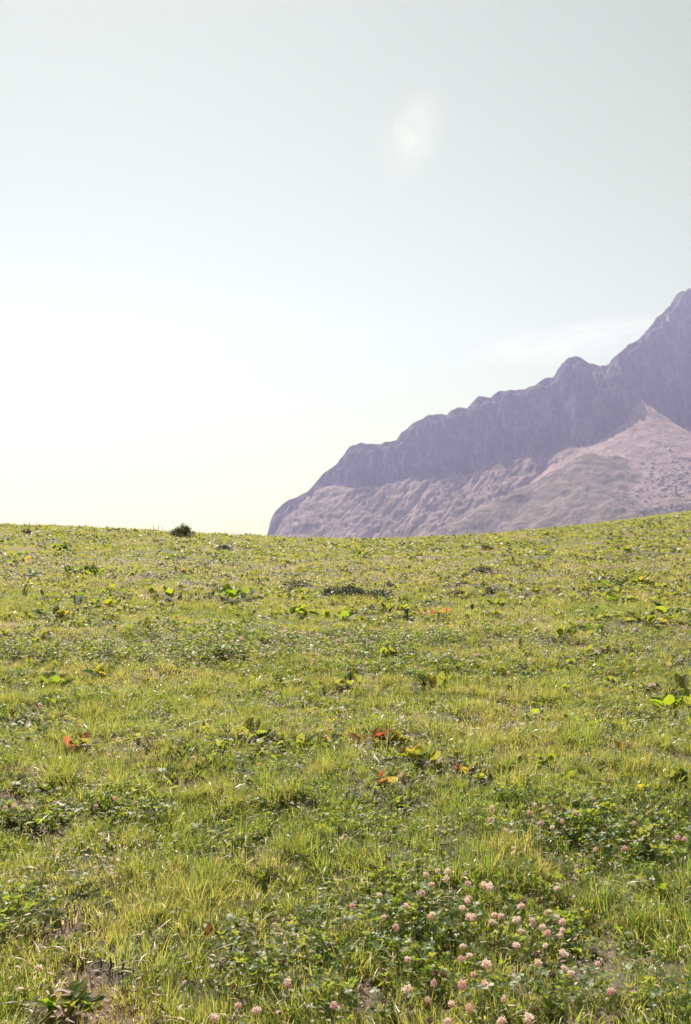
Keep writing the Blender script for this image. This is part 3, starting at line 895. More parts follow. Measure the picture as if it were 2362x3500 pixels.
def build_ground_cover():
    # short turf, near and middle
    x, y = bands((1.9, 4.5, 760), (4.5, 8, 560), (8, 13, 340))
    cz, bz, rt = zone(CLOVER_ZONES, x, y), bareness(x, y), rough_turf(x, y)
    k = RNG.random(len(x)) < (1 - 0.55 * cz) * (1 - bz) * (0.55 + 0.45 * rt) * (1 - 0.75 * opened(x, y))
    x, y, rt = x[k], y[k], rt[k]
    P = np.stack([x, y, meadow_z(x, y)], 1)
    scatter('short_grass', 'short yellow green grass covering the near meadow', 'grass', P_SHORT, P, RNG.uniform(0.5, 1.0, len(x)) * (0.6 + 0.5 * rt), patch_tint(x, y), 0.3)
    x, y = bands((1.9, 5, 420), (5, 9, 320), (9, 14, 190))
    x, y, P = place(x, y, (1 - bareness(x, y)) * (0.35 + 0.65 * smooth(-0.25, 0.15, fbm(x * 3.6 + 31, y * 3.6, 3))) * (1 - 0.6 * opened(x, y)))
    scatter('under_turf', 'fine low turf carpeting the soil between the tufts', 'grass', P_UNDER, P, RNG.uniform(0.7, 1.3, len(x)), np.clip(patch_tint(x, y) - 0.05, 0.02, 0.9), 0.2)
    # tussocks of longer grass
    parts = [clumped(1.9, 5.0, 26, 4, 13, 0.04), clumped(5.0, 9.5, 18, 4, 11, 0.05), clumped(9.5, 16, 7, 3, 8, 0.06), clumped(16, 34, 1.6, 2, 5, 0.06), clumped(29, 37, 3.0, 2, 5, 0.07)]
    x, y, sc, ti = [np.concatenate(q) for q in zip(*parts)]
    k = RNG.random(len(x)) < (1 - 0.85 * zone(CLOVER_ZONES, x, y)) * (1 - bareness(x, y)) * (1 - opened(x, y))
    x, y, sc, ti = x[k], y[k], sc[k], ti[k]
    scatter('tall_grass', 'longer arching grass growing in loose tussocks', 'grass', P_TALL, np.stack([x, y, meadow_z(x, y)], 1), sc * 0.8, ti, 0.25)
    # grass up to the crest and beyond
    x, y = bands((11, 20, 150), (20, 33, 85), (33, 44, 45))
    x, y, P = place(x, y, (1 - 0.6 * zone(CLOVER_ZONES, x, y)) * (1 - bareness(x, y)) * (0.3 + 0.7 * smooth(-0.2, 0.2, fbm(x * 1.1, y * 1.1 + 5, 4))) * (1 - 0.8 * opened(x, y)))
    scatter('distant_grass', 'bright grass on the upper meadow up to the crest', 'grass', P_FAR, P, RNG.uniform(0.45, 1.0, len(x)), patch_tint(x, y), 0.25)
    # drifts of larger-leaved weeds
    x, y = bands((3.0, 7, 55), (7, 13, 45), (13, 22, 26), (22, 34, 13))
    k = RNG.random(len(x)) < smooth(0.08, 0.34, fbm(x * 0.9 + 141, y * 0.55, 4)) * (1 - bareness(x, y))
    x, y = x[k], y[k]
    s_ = np.where(y < 7, 1.15, np.where(y < 13, 1.6, np.where(y < 22, 2.3, 2.9)))
    scatter('weed_drifts', 'drifts of low broad-leaved weeds spreading across the meadow', 'weeds', P_HERB, np.stack([x, y, meadow_z(x, y) + 0.015], 1), s_ * RNG.uniform(0.6, 1.25, len(x)), np.clip(RNG.normal(0.5, 0.3, len(x)), 0, 1), 0.35)
    # straw and litter
    x, y = bands((1.9, 5, 110), (5, 10, 70), (10, 18, 30))
    x, y, P = place(x, y, 0.2 + 0.8 * smooth(0.0, 0.4, fbm(x * 1.9 + 21, y * 1.9, 3)))
    scatter('dry_straw', 'scattered dry straw and dead stalks between the grass', 'straw', P_STRAW, P, RNG.uniform(0.6, 1.2, len(x)), RNG.random(len(x)), 0.15)
    x, y = bands((1.9, 5, 130), (5, 10, 140), (10, 20, 56), (20, 34, 16))
    s_ = np.where(y < 8, 1.0, np.where(y < 14, 1.5, 2.2))
    k = RNG.random(len(x)) < np.clip(0.15 + 0.9 * (1 - rough_turf(x, y)) + 0.5 * smooth(0.1, 0.4, fbm(x * 0.9 + 61, y * 0.9, 3)), 0, 1)
    x, y, s_ = x[k], y[k], s_[k]
    P = np.stack([x, y, meadow_z(x, y) + 0.018 * s_], 1)
    scatter('leaf_litter', 'pinkish brown and bleached flecks of dead leaf litter', 'litter', P_LITTER, P, s_ * RNG.uniform(0.6, 1.2, len(x)), RNG.random(len(x)), 0.2)
    # clover leaves, in patches
    x, y = bands((1.9, 5.5, 470), (5.5, 12, 260))
    holes = 0.3 + 0.7 * smooth(-0.25, 0.1, fbm(x * 3.1 + 91, y * 3.1, 3))
    x, y, P = place(x, y, zone(CLOVER_ZONES, x, y) * 0.8 * holes * (1 - bareness(x, y)))
    scatter('clover_leaves', 'dark three-lobed clover leaves in dense patches', 'clover', P_CLOVER, P, RNG.uniform(0.6, 1.2, len(x)), np.clip(RNG.normal(0.45, 0.28, len(x)), 0, 1), 0.3)
    # low clover and small herbs everywhere
    x, y = bands((1.9, 5, 260), (5, 10, 170))
    x, y, P = place(x, y, (0.15 + 0.85 * smooth(-0.05, 0.3, fbm(x * 1.3 + 55, y * 1.3, 3))) * (1 - bareness(x, y)))
    scatter('low_clover_leaves', 'small low clover leaves creeping between the grass', 'clover', P_CLOVER_LOW, P, RNG.uniform(0.8, 1.4, len(x)), np.clip(RNG.normal(0.5, 0.25, len(x)), 0, 1), 0.3)
    x, y = bands((1.9, 5, 190), (5, 10, 190), (10, 20, 150), (20, 36, 75))
    s_ = np.where(y < 5, 0.8, np.where(y < 10, 1.1, np.where(y < 20, 1.7, 2.1)))
    k = RNG.random(len(x)) < np.clip(0.10 + 0.95 * smooth(-0.15, 0.3, fbm(x * 0.8 + 13, y * 0.8, 4)), 0, 1) * (1 - bareness(x, y))
    x, y, s_ = x[k], y[k], s_[k]
    P = np.stack([x, y, meadow_z(x, y) + 0.01], 1)
    scatter('small_herbs', 'small broad-leaved herbs dotted through the meadow grass', 'herbs', P_HERB, P, s_ * RNG.uniform(0.5, 1.2, len(x)), np.clip(RNG.normal(0.48, 0.28, len(x)), 0, 1), 0.3)
#@@OBJECTS@@
# ------------------------------------------------------------------ individual plants
def leaf_mesh(name, mat, wid, bend, fold, wave, seed, petiole=0.28, toothed=0.0):
    """one dock leaf, one unit long, lying along +X with its stalk at the origin"""
    rs = random.Random(seed)
    v, f = [], []
    prof = [(0.0, 0.030), (petiole, 0.035), (petiole + 0.07, 0.62), (0.46, 0.98), (0.64, 1.0), (0.82, 0.74), (1.0, 0.04)]
    ph = rs.uniform(0, 6)
    for i, (t, w) in enumerate(prof):
        ang = bend * t
        x = t * math.cos(ang * 0.6); z = -bend * 0.55 * t * t
        w = w * (1 + toothed * (1 if i % 2 else -1)) if i > 1 else w
        for k, sd in enumerate((-1, -0.5, 0, 0.5, 1)):
            yy = sd * w * wid * 0.5
            zz = z + fold * abs(sd) * w * wid * 0.5 + wave * (abs(sd) > 0.9) * math.sin(ph + i * 2.1 + sd * 1.3) * w * wid
            v.append((x, yy, zz))
    n = len(prof)
    for i in range(n - 1):
        for k in range(4):
            a = i * 5 + k
            f.append((a, a + 5, a + 6, a + 1))
    return mesh_from(name, v, f, mat)

LEAVES = {}
for kind in ('green', 'lime', 'dark', 'yellow', 'orange', 'red', 'dry'):
    LEAVES[kind] = []
    for q in range(5):
        rs = random.Random(q * 7 + len(kind))
        LEAVES[kind].append(leaf_mesh('dock_leaf', M['leaf_' + kind], rs.uniform(0.34, 0.56), rs.uniform(0.05, 0.55) if kind != 'dry' else rs.uniform(0.5, 1.5),
                                      rs.uniform(0.1, 0.5), rs.uniform(0.06, 0.16), q * 13 + 5))
NARROW = {k: [leaf_mesh('long_leaf', M['leaf_' + k], 0.24 + 0.05 * q, 0.5 + 0.2 * q, 0.35, 0.10, q + 40, 0.12, 0.22) for q in range(3)] for k in ('green', 'lime', 'yellow', 'dark', 'orange', 'red')}

def pick(mix):
    r = random.random() * sum(w for _, w in mix)
    for k, w in mix:
        r -= w
        if r <= 0: return k
    return mix[-1][0]

MIXES = {
    'olive': [('green', 6), ('lime', 3), ('yellow', 1)],
    'bright': [('lime', 5), ('green', 4), ('dark', 1), ('yellow', 0.5)],
    'green': [('green', 5), ('lime', 3), ('dark', 1)],
    'dark': [('dark', 4), ('green', 3), ('lime', 1.5)],
    'yellow': [('yellow', 3), ('lime', 5), ('green', 2), ('dark', 0.6)],
    'autumn': [('yellow', 3), ('orange', 3), ('red', 3), ('lime', 2)],
    'single_yellow': [('yellow', 1)], 'single_orange': [('orange', 1)], 'single_dark': [('dark', 1)], 'single_lime': [('lime', 1)],
}

def dock(px, py, w_px, n, L, mix, label, up=(0.35, 1.1), group=None, narrow=False, name='dock_plant', cat='plant', world=None):
    c = Vector(world) if world else to_ground(px, py)
    w = (w_px / F_PX * c.y) * 0.5
    e = add_obj(name, None, loc=c)
    e.empty_display_size = 0.05
    tag(e, label, cat, group)
    if group is None: DOCK_SPOTS.append((c.x, c.y, w))
    for i in range(n):
        k = pick(MIXES[mix])
        me = random.choice((NARROW[k] if k in NARROW else NARROW['lime']) if narrow else LEAVES[k])
        bx = random.uniform(-w, w); by = random.uniform(-0.5, 0.5) * min(w, 0.12)
        gz = float(meadow_z(c.x + bx, c.y + by)) - c.z - 0.01
        l = L * random.uniform(0.85, 1.4)
        az = random.uniform(0, 2 * math.pi) if n > 2 else random.uniform(0.6, 2.5)
        add_obj('leaf', me, e, (bx, by, gz), (random.uniform(-0.8, 0.8), -min(1.45, random.uniform(*up) + 0.15), az), (l, l, l))
    return e

HERO = [
 # px, py, width px, leaves, leaf length, colours, label
 (790, 2048, 150, 9, 0.21, 'bright', 'clump of big glossy dock leaves, largest in the middle distance left of centre', (0.3, 0.9)),
 (255, 1968, 70, 6, 0.20, 'dark', 'dark-leaved dock clump on the left with pale dead leaves at its foot', (0.4, 1.1)),
 (318, 1972, 80, 6, 0.20, 'green', 'dock clump just right of the dark-leaved clump on the left', (0.4, 1.1)),
 (58, 1942, 75, 6, 0.20, 'yellow', 'yellow-green dock clump near the left edge below the skyline', (0.5, 1.2)),
 (118, 1972, 70, 6, 0.18, 'dark', 'dark low dock clump right beside the yellow clump near the left edge', (0.2, 0.8)),
 (76, 2058, 26, 2, 0.22, 'single_lime', 'two tall upright bright leaves standing by the left edge', (1.1, 1.4)),
 (152, 2046, 16, 1, 0.17, 'single_dark', 'single darkly shaded leaf standing upright near the left edge', (1.1, 1.3)),
 (262, 2078, 40, 2, 0.20, 'single_dark', 'leaning dark leaf beside a pale dead leaf in the left meadow', (0.5, 0.8)),
 (578, 2048, 36, 3, 0.17, 'yellow', 'small yellow-green leaf pair below the dark round shrub', (0.9, 1.3)),
 (348, 2078, 50, 3, 0.15, 'yellow', 'low yellow leaves right of the leaning dark leaf', (0.2, 0.7)),
 (398, 2132, 18, 1, 0.13, 'single_yellow', 'lone upright yellow leaf in the left middle meadow', (1.1, 1.4)),
 (494, 2158, 20, 2, 0.13, 'single_lime', 'pair of stacked upright yellow-green leaves left of the clover band', (1.1, 1.4)),
 (180, 2118, 70, 6, 0.15, 'yellow', 'yellow and dark spreading leaves below the left-edge upright leaves', (0.2, 0.9)),
 (190, 2350, 60, 6, 0.12, 'bright', 'rosette with one dark round leaf in the left middle foreground', (0.3, 1.0)),
 (360, 2312, 90, 6, 0.12, 'bright', 'loose bright leaves right of the rosette with the dark round leaf', (0.3, 1.1)),
 (386, 2282, 12, 2, 0.10, 'single_lime', 'thin upright yellow leaf above the loose bright leaves', (1.1, 1.4)),
 (1335, 2255, 55, 5, 0.125, 'bright', 'tall upright dock clump right of the clover band', (1.0, 1.45)),
 (1030, 2112, 90, 5, 0.17, 'green', 'left half of a row of pale dock leaves above the clover band', (0.3, 1.0)),
 (1140, 2118, 100, 6, 0.17, 'green', 'right half of a row of pale dock leaves above the clover band', (0.3, 1.0)),
 (1500, 2362, 120, 8, 0.13, 'yellow', 'golden dock clump right of centre, brightest plant of the middle ground', (0.5, 1.2)),
 (1215, 2342, 70, 5, 0.13, 'bright', 'bright leaf clump below the tall upright dock clump', (0.4, 1.2)),
 (1580, 2310, 70, 4, 0.12, 'bright', 'low leaves just above right of the golden dock clump', (0.2, 0.7)),
 (2325, 2420, 130, 13, 0.125, 'green', 'large leafy dock clump cut by the right edge', (0.3, 1.1)),
 (2335, 2375, 40, 2, 0.16, 'single_lime', 'big glowing lime leaf standing at the right edge', (0.8, 1.1)),
 (2240, 2405, 80, 6, 0.12, 'bright', 'smaller bright leaves left of the large right-edge clump', (0.2, 0.8)),
 (270, 2562, 70, 6, 0.11, 'autumn', 'small autumn dock with yellow, orange and red leaves on the left', (0.4, 1.2)),
 (336, 2592, 16, 1, 0.09, 'single_yellow', 'single clear yellow leaf right of the small autumn dock', (1.0, 1.3)),
 (395, 2590, 40, 3, 0.08, 'yellow', 'faded yellow leaves two steps right of the small autumn dock', (0.3, 0.8)),
 (875, 2530, 110, 7, 0.13, 'green', 'leafy dock clump at the left end of the central dock row', (0.4, 1.1)),
 (1000, 2565, 100, 6, 0.13, 'bright', 'dock clump in the middle of the central dock row', (0.4, 1.1)),
 (1130, 2570, 110, 7, 0.13, 'bright', 'spreading dock clump right in the centre of the meadow beside dead leaves', (0.2, 0.9)),
 (1282, 2545, 110, 8, 0.12, 'autumn', 'dock with vivid red and orange leaves, reddest plant of the meadow', (0.4, 1.1)),
 (1352, 2560, 90, 6, 0.13, 'yellow', 'yellow dock clump just right of the red-leaved dock', (0.3, 1.0)),
 (1440, 2605, 100, 6, 0.12, 'yellow', 'yellow dock clump at the right end of the central dock row', (0.3, 1.0)),
 (1330, 2680, 90, 4, 0.09, 'autumn', 'few red and yellow leaves below the red-leaved dock', (0.3, 1.0)),
 (1250, 2745, 60, 5, 0.08, 'bright', 'small bright rosette below the centre of the dock row', (0.6, 1.2)),
 (1370, 2760, 70, 5, 0.08, 'bright', 'small bright rosette with a reddish leaf right of the centre', (0.6, 1.2)),
 (1590, 2650, 40, 3, 0.10, 'autumn', 'small plant with red and yellow leaves right of the dock row', (0.5, 1.1)),
 (2135, 2585, 30, 2, 0.11, 'single_yellow', 'glowing orange-yellow leaf in tall grass on the right', (0.9, 1.2)),
 (1845, 2455, 60, 4, 0.11, 'bright', 'bright leaves below the pale grass right of centre', (0.4, 1.0)),
 (1985, 2490, 90, 5, 0.11, 'bright', 'left leaves of a bright row below the right-edge dock', (0.2, 0.9)),
 (2075, 2490, 70, 4, 0.11, 'bright', 'right leaves of a bright row below the right-edge dock', (0.3, 1.0)),
 (2318, 2690, 60, 7, 0.10, 'bright', 'upright yellow-green plant by the right edge above the clover', (0.8, 1.4)),
 (272, 3058, 26, 3, 0.055, 'single_yellow', 'small lobed yellow leaf standing in the left foreground grass', (0.9, 1.3)),
 (75, 3098, 70, 5, 0.06, 'yellow', 'low yellow leaf cluster at the left edge of the foreground', (0.3, 0.9)),
 (712, 3235, 26, 2, 0.07, 'single_orange', 'upright amber leaf in the lower centre-left foreground', (1.0, 1.3)),
 (1765, 3318, 50, 1, 0.085, 'single_lime', 'shining lime leaf lying in the dark hollow of the big clover patch', (0.1, 0.3)),
 (2062, 3225, 40, 1, 0.085, 'single_yellow', 'bright yellow-green leaf right of the big clover patch', (0.5, 0.7)),
 (2010, 3270, 70, 3, 0.085, 'yellow', 'speckled yellow leaves between clover patch and right grass', (0.3, 0.8)),
 (1510, 3180, 60, 4, 0.085, 'bright', 'broad leaves inside the left part of the big clover patch', (0.4, 0.9)),
 (1330, 3368, 50, 3, 0.07, 'yellow', 'pale yellow leaves at the bottom left of the big clover patch', (0.2, 0.6)),
 (1440, 3345, 30, 3, 0.08, 'bright', 'long leaves sticking up at the lower edge of the big clover patch', (0.8, 1.2)),
 (215, 2790, 70, 6, 0.09, 'green', 'dark leafy herb on the left foreground beside bare soil', (0.5, 1.1)),
 (90, 2830, 90, 6, 0.09, 'bright', 'bright leafy herb between two bare soil spots at the left edge', (0.2, 0.9)),
 (2150, 1998, 150, 11, 0.19, 'bright', 'long low dock clump with deep shade beneath on the upper right', (0.2, 0.8)),
 (2050, 2000, 70, 5, 0.17, 'bright', 'left tail of the long low dock clump on the upper right', (0.2, 0.8)),
 (1592, 1872, 55, 5, 0.19, 'yellow', 'yellow-brown dock clump on the upper slope below the mountain scree', (0.2, 0.8)),
 (1632, 1866, 30, 3, 0.17, 'single_lime', 'lime leaf left of a dark mat shrub on the upper slope', (0.2, 0.6)),
 (955, 1948, 14, 1, 0.17, 'single_dark', 'left of two round dark leaves standing in the upper meadow', (0.9, 1.2)),
 (975, 1948, 14, 1, 0.17, 'single_dark', 'right of two round dark leaves standing in the upper meadow', (0.9, 1.2)),
 (636, 1962, 60, 6, 0.17, 'yellow', 'yellow dock clump below the dark round shrub', (0.3, 1.0)),
 (1128, 1874, 40, 4, 0.18, 'dark', 'small dark dock with a pale dead leaf under the mountain foot', (0.3, 0.9)),
 (1165, 1874, 30, 4, 0.16, 'yellow', 'small yellow dock right of the dark dock under the mountain foot', (0.3, 0.9)),
 (275, 1836, 60, 5, 0.22, 'green', 'low dock clump close to the skyline on the left', (0.2, 0.8)),
 (205, 1882, 70, 6, 0.20, 'dark', 'dark dock clump in the upper left meadow', (0.3, 0.9)),
 (1925, 2182, 40, 4, 0.15, 'bright', 'bright leaf clump in the right middle meadow', (0.5, 1.1)),
 (2038, 2182, 50, 5, 0.15, 'green', 'yellow and dark leaf clump in the right middle meadow', (0.5, 1.1)),
 (2225, 2132, 130, 9, 0.16, 'bright', 'wide bright dock clump near the right edge above the middle meadow', (0.2, 0.8)),
 (2295, 2100, 80, 5, 0.16, 'dark', 'dark dock clump by the right edge above the wide bright clump', (0.3, 0.9)),
 (2115, 2060, 50, 4, 0.16, 'dark', 'dark dock below the long low clump on the upper right', (0.3, 0.9)),
 (2140, 1884, 60, 6, 0.20, 'bright', 'bright dock clump high on the right slope', (0.2, 0.8)),
 (2228, 1914, 50, 5, 0.20, 'green', 'dark-based dock on the right slope below a brown spot', (0.2, 0.8)),
 (1800, 1898, 50, 5, 0.19, 'dark', 'low brown-shaded dock on the upper right slope', (0.1, 0.5)),
 (2090, 1862, 50, 5, 0.20, 'dark', 'dark dock high on the right slope left of the bright one', (0.3, 0.9)),
 (1830, 1942, 60, 6, 0.18, 'yellow', 'yellow dock on the upper right above the long low clump', (0.2, 0.8)),
 (2010, 1912, 70, 6, 0.18, 'bright', 'bright dock patch on the right slope under the dark docks', (0.2, 0.8)),
 (1290, 2095, 60, 4, 0.15, 'bright', 'arching pale leaves right of the pale dock row', (0.4, 1.0)),
 (1360, 2095, 60, 4, 0.15, 'bright', 'second arching leaves right of the pale dock row', (0.4, 1.0)),
 (1390, 2120, 20, 2, 0.15, 'single_dark', 'upright grey-green leaf among the arching pale leaves', (1.0, 1.3)),
 (1640, 2095, 60, 5, 0.14, 'yellow', 'yellow leaf patch in the middle right of the meadow', (0.2, 0.9)),
 (1480, 2105, 60, 5, 0.14, 'autumn', 'rusty and yellow dock in the upper centre right', (0.3, 0.9)),
]
for h in HERO:
    px, py, w, n, L, mix, lab, up = h
    few = n <= 2
    dock(px, py, w, n if few else int(n * 2.1), L * (0.9 if few else 0.78 if 2450 < py < 2700 else 0.66 if py >= 2700 else 0.95), mix, lab, up=up)
dock(2275, 3050, 100, 9, 0.085, 'olive', 'long toothed bright leaves at the right edge below the clover', (0.6, 1.2), narrow=True, name='thistle_leaf_plant')
dock(210, 3462, 80, 11, 0.08, 'olive', 'greener half of the large rosette in the bottom left corner', (0.7, 1.2), narrow=True)
dock(300, 3470, 80, 11, 0.078, 'yellow', 'yellower half of the large rosette in the bottom left corner', (0.7, 1.2), narrow=True)
dock(1380, 2968, 60, 4, 0.07, 'bright', 'toothed lime leaf in grass above the big clover patch', (0.5, 1.0), narrow=True, name='thistle_leaf_plant')

# smaller docks that cannot be told apart, by area of the meadow
AREAS = [
 ((1180, 1620, 1862, 1960), 24, 0.13, 'bright', 'small dock between the skyline and the grey mat shrubs right of centre', 'small docks right of centre near the skyline'),
 ((1620, 2362, 1862, 1950), 34, 0.13, 'bright', 'small dock on the right slope just below the skyline', 'small docks on the right slope below the skyline'),
 ((1180, 1700, 1960, 2090), 26, 0.13, 'bright', 'small dock on the level of the mat shrubs right of centre', 'small docks beside the mat shrubs'),
 ((1700, 2362, 1955, 2090), 34, 0.13, 'bright', 'small dock around the long low dock clump on the upper right', 'small docks on the upper right meadow'),
 ((0, 310, 1850, 1950), 13, 0.14, 'bright', 'small dock under the skyline at the far left', 'small docks at the far left'),
 ((310, 620, 1850, 1950), 12, 0.14, 'bright', 'small dock under the skyline left of the round shrub', 'small docks left of the round shrub'),
 ((0, 620, 1960, 2080), 24, 0.13, 'bright', 'small dock in the upper left meadow around the dark-leaved clump', 'small docks in the upper left meadow'),
 ((620, 1180, 1890, 1970), 16, 0.13, 'green', 'small dock in the upper centre above the central mat shrub', 'small docks in the upper centre'),
 ((620, 1180, 1975, 2080), 18, 0.13, 'green', 'small dock in the upper centre around the big glossy clump', 'small docks around the big glossy clump'),
 ((1600, 2362, 2150, 2270), 24, 0.10, 'bright', 'small rosette in the right middle meadow above the right-edge dock', 'small rosettes above the right-edge dock'),
 ((1600, 2362, 2280, 2420), 26, 0.10, 'bright', 'small rosette on the level of the large right-edge dock', 'small rosettes beside the right-edge dock'),
 ((0, 560, 2090, 2240), 15, 0.09, 'bright', 'small rosette in the left meadow level with the clover band', 'small rosettes left of the clover band'),
 ((0, 700, 2260, 2420), 17, 0.09, 'bright', 'small rosette in the left meadow below the clover band', 'small rosettes below the clover band'),
]
for (x0, x1, y0, y1), n, L, mix, lab, grp in AREAS:
    for i in range(n):
        px, py = random.uniform(x0, x1), random.uniform(y0, y1)
        c = to_ground(px, py)
        if c.y > 33: continue
        dock(px, py, random.uniform(20, 60), random.randint(4, 8), L * random.uniform(0.45, 0.85), mix if random.random() < 0.88 else 'yellow', lab, (0.1, 0.9), grp)

# ------------------------------------------------------------------ dead leaves
DEAD_SHAPES = LEAVES['dry']
def dead_leaf(px, py, L, label, group=None):
    c = to_ground(px, py, 0.03)
    o = add_obj('dead_leaf', random.choice(DEAD_SHAPES), None, c + Vector((0, 0, random.uniform(0.015, 0.04))),
                (random.uniform(-0.6, 0.6), random.uniform(-0.5, 0.4), random.uniform(0, 6.28)), (L, L, L))
    tag(o, label, 'dead leaf', group)
for px, py, L, lab in [
  (85, 3142, 0.07, 'pale curled dead leaf at the left edge of the foreground'), (236, 2946, 0.05, 'pale dead leaf in the left foreground above the yellow leaf'),
  (504, 2646, 0.07, 'pale torn dead leaf above a dark hollow on the left'), (505, 2692, 0.09, 'crumbled grey dead leaf below the torn dead leaf on the left'),
  (785, 2776, 0.07, 'pale dead leaf lying left of the tall central grass'), (62, 2080, 0.20, 'large whitish dead leaf near the left edge'),
  (76, 2176, 0.15, 'whitish dead leaf near the left edge above the clover'), (288, 2054, 0.16, 'pale dead leaf behind the leaning dark leaf'),
  (158, 2166, 0.13, 'flat grey dead leaf in the left middle meadow'), (1250, 2312, 0.10, 'pinkish dead leaf beside the bright leaf clump at the centre'),
  (2268, 2356, 0.22, 'large curled grey dead leaf beside the right-edge dock'), (1133, 2536, 0.09, 'grey folded dead leaf in the central dock row'),
  (1165, 2602, 0.11, 'pale tangled dead leaf under the central dock clump'), (1200, 2580, 0.10, 'pinkish dead leaf right of the tangled one'),
  (1782, 3338, 0.06, 'white curled dead leaf at the lower edge of the big clover patch'), (2010, 3246, 0.04, 'small dry curl right of the big clover patch'),
  (155, 3412, 0.08, 'long whitish dead leaf left of the bottom left rosette'), (600, 2895, 0.06, 'dry pale curl beside the hollow left of the tall grass'),
  (1800, 2545, 0.08, 'grey dead leaf above the shaded tuft on the right'), (2010, 3070, 0.05, 'grey star-shaped dead leaf right of the clover flowers'),
  (1660, 2475, 0.10, 'dark folded dead leaf below the pale tall grass'), (2160, 2150, 0.12, 'pale dead leaf left of the wide bright dock clump'),
  (1640, 1995, 0.15, 'pale dead leaf on the upper right meadow below the dark mat')]:
    dead_leaf(px, py, L, lab)
for i in range(40):
    dead_leaf(random.uniform(0, 2362), random.uniform(1880, 2240), random.uniform(0.035, 0.09), 'small bleached dead leaf lying on the upper meadow', 'bleached leaves on the upper meadow')
for i in range(55):
    dead_leaf(random.uniform(0, 2362), random.uniform(2250, 2760), random.uniform(0.03, 0.06), 'small bleached dead leaf lying on the middle meadow', 'bleached leaves on the middle meadow')
for i in range(45):
    dead_leaf(random.uniform(0, 2362), random.uniform(2770, 3480), random.uniform(0.018, 0.038), 'small bleached dead leaf lying in the foreground grass', 'bleached leaves in the foreground')

# ------------------------------------------------------------------ clover flowers
def flower_head(mat, n, rad, seed, droop):
    rs = random.Random(seed)
    mb = MB()
    for i in range(n):
        u = (i + 0.5) / n
        zc = 1 - u * (1.75 if not droop else 1.9)
        th = i * 2.39996 + rs.uniform(-0.2, 0.2)
        q = math.sqrt(max(0.02, 1 - zc * zc))
        d = Vector((q * math.cos(th), q * math.sin(th), zc)).normalized()
        if zc < 0.1 or droop: d = (d + Vector((0, 0, -0.5))).normalized()
        a = d.orthogonal().normalized(); b_ = d.cross(a)
        c0 = Vector((q * math.cos(th), q * math.sin(th), zc)) * rad * 0.35
        tip = c0 + d * rad * rs.uniform(0.45, 1.0); mid = c0 + d * rad * 0.42
        w = rad * rs.uniform(0.13, 0.19)
        bi = len(mb.v)
        mb.v += [c0, mid + a * w, mid + b_ * w, mid - a * w, mid - b_ * w, tip]
        low = 0.15 if zc < -0.15 else 0.55
        mb.r += [max(0, low - 0.4)] + [low + rs.uniform(-0.1, 0.1)] * 4 + [min(1, low + 0.4)]
        for k in range(4):
            mb.f += [(bi, bi + 1 + (k + 1) % 4, bi + 1 + k), (bi + 5, bi + 1 + k, bi + 1 + (k + 1) % 4)]
    return mb.mesh('clover_head', mat, False)
HEADS = {'white': [flower_head(M['petal_white'], 46, 0.0118, q, False) for q in range(4)],
         'pink': [flower_head(M['petal_pink'], 40, 0.0112, q + 9, False) for q in range(3)],
         'withered': [flower_head(M['petal_brown'], 34, 0.0092, q + 20, True) for q in range(3)]}
def stem_mesh(lean):
    mb = MB()
    pts = [Vector((lean * (t * t - 1), 0, t - 1)) for t in (0, 0.35, 0.7, 1)]
    mb.tube(pts, [0.0011, 0.001, 0.0009, 0.0008], 5)
    return mb.mesh('flower_stem', M['stem'])
STEMS = [stem_mesh(l) for l in (-0.3, 0.15, 0.4)]

def clover(px, py, kind, label, group, grow=1.0):
    h = random.uniform(0.075, 0.11)
    c = to_ground(px, py, h)
    e = add_obj('clover_flower', None, loc=c); e.empty_display_size = 0.02
    tag(e, label, 'clover flower', group)
    s = grow * random.uniform(0.72, 1.18)
    add_obj('flower_head', random.choice(HEADS[kind]), e, (0, 0, h), (random.gauss(0, 0.45), random.gauss(0, 0.45), random.uniform(0, 6)), (s * random.uniform(0.85, 1.15), s * random.uniform(0.85, 1.15), s * random.uniform(0.7, 1.15)))
    add_obj('stem', random.choice(STEMS), e, (0, 0, h - 0.004), (0, 0, random.uniform(0, 6)), (h * 0.25, h * 0.25, h + 0.005) if False else (1.0 * h, 1.0 * h, h + 0.004))
    return e

def conv(lst, ox, oy, sc, kind='white'):
    out = []
    for t in lst:
        out.append((ox + t[0] / sc, oy + t[1] / sc, t[2] if len(t) > 2 else kind))
    return out
W = 'withered'; PK = 'pink'
patch_main = conv([(433,195),(515,175),(585,178),(575,225),(470,268),(100,335),(408,335,PK),(730,252,PK),(845,275),(885,292),(735,355,PK),(725,385),(290,425),(690,450),(470,500),(740,500),
  (770,515),(215,575,PK),(920,495),(970,500),(900,540),(1000,545),(1080,530),(1190,520),(1195,550),(1110,420),(1365,295),(1305,460),(1370,505),(1405,540),(1110,600),(1270,580),(1300,620,PK),(1410,600),
  (1390,630),(1285,700),(1075,705),(695,705),(685,805,PK),(860,845),(300,815),(1410,768),(1235,835),(1420,860),(1468,910),(770,915,PK),(130,490),(740,775),
  (300,320,W),(395,435,W),(555,435,W),(895,415,W),(1125,378,W),(1248,388,W),(580,705,W),(930,690,W),(1038,712,W),(1220,770,W),(495,905,W),(555,915,W),(1335,910,W),(1360,640,W),(320,640,W)], 1250, 2900, 2.0907)
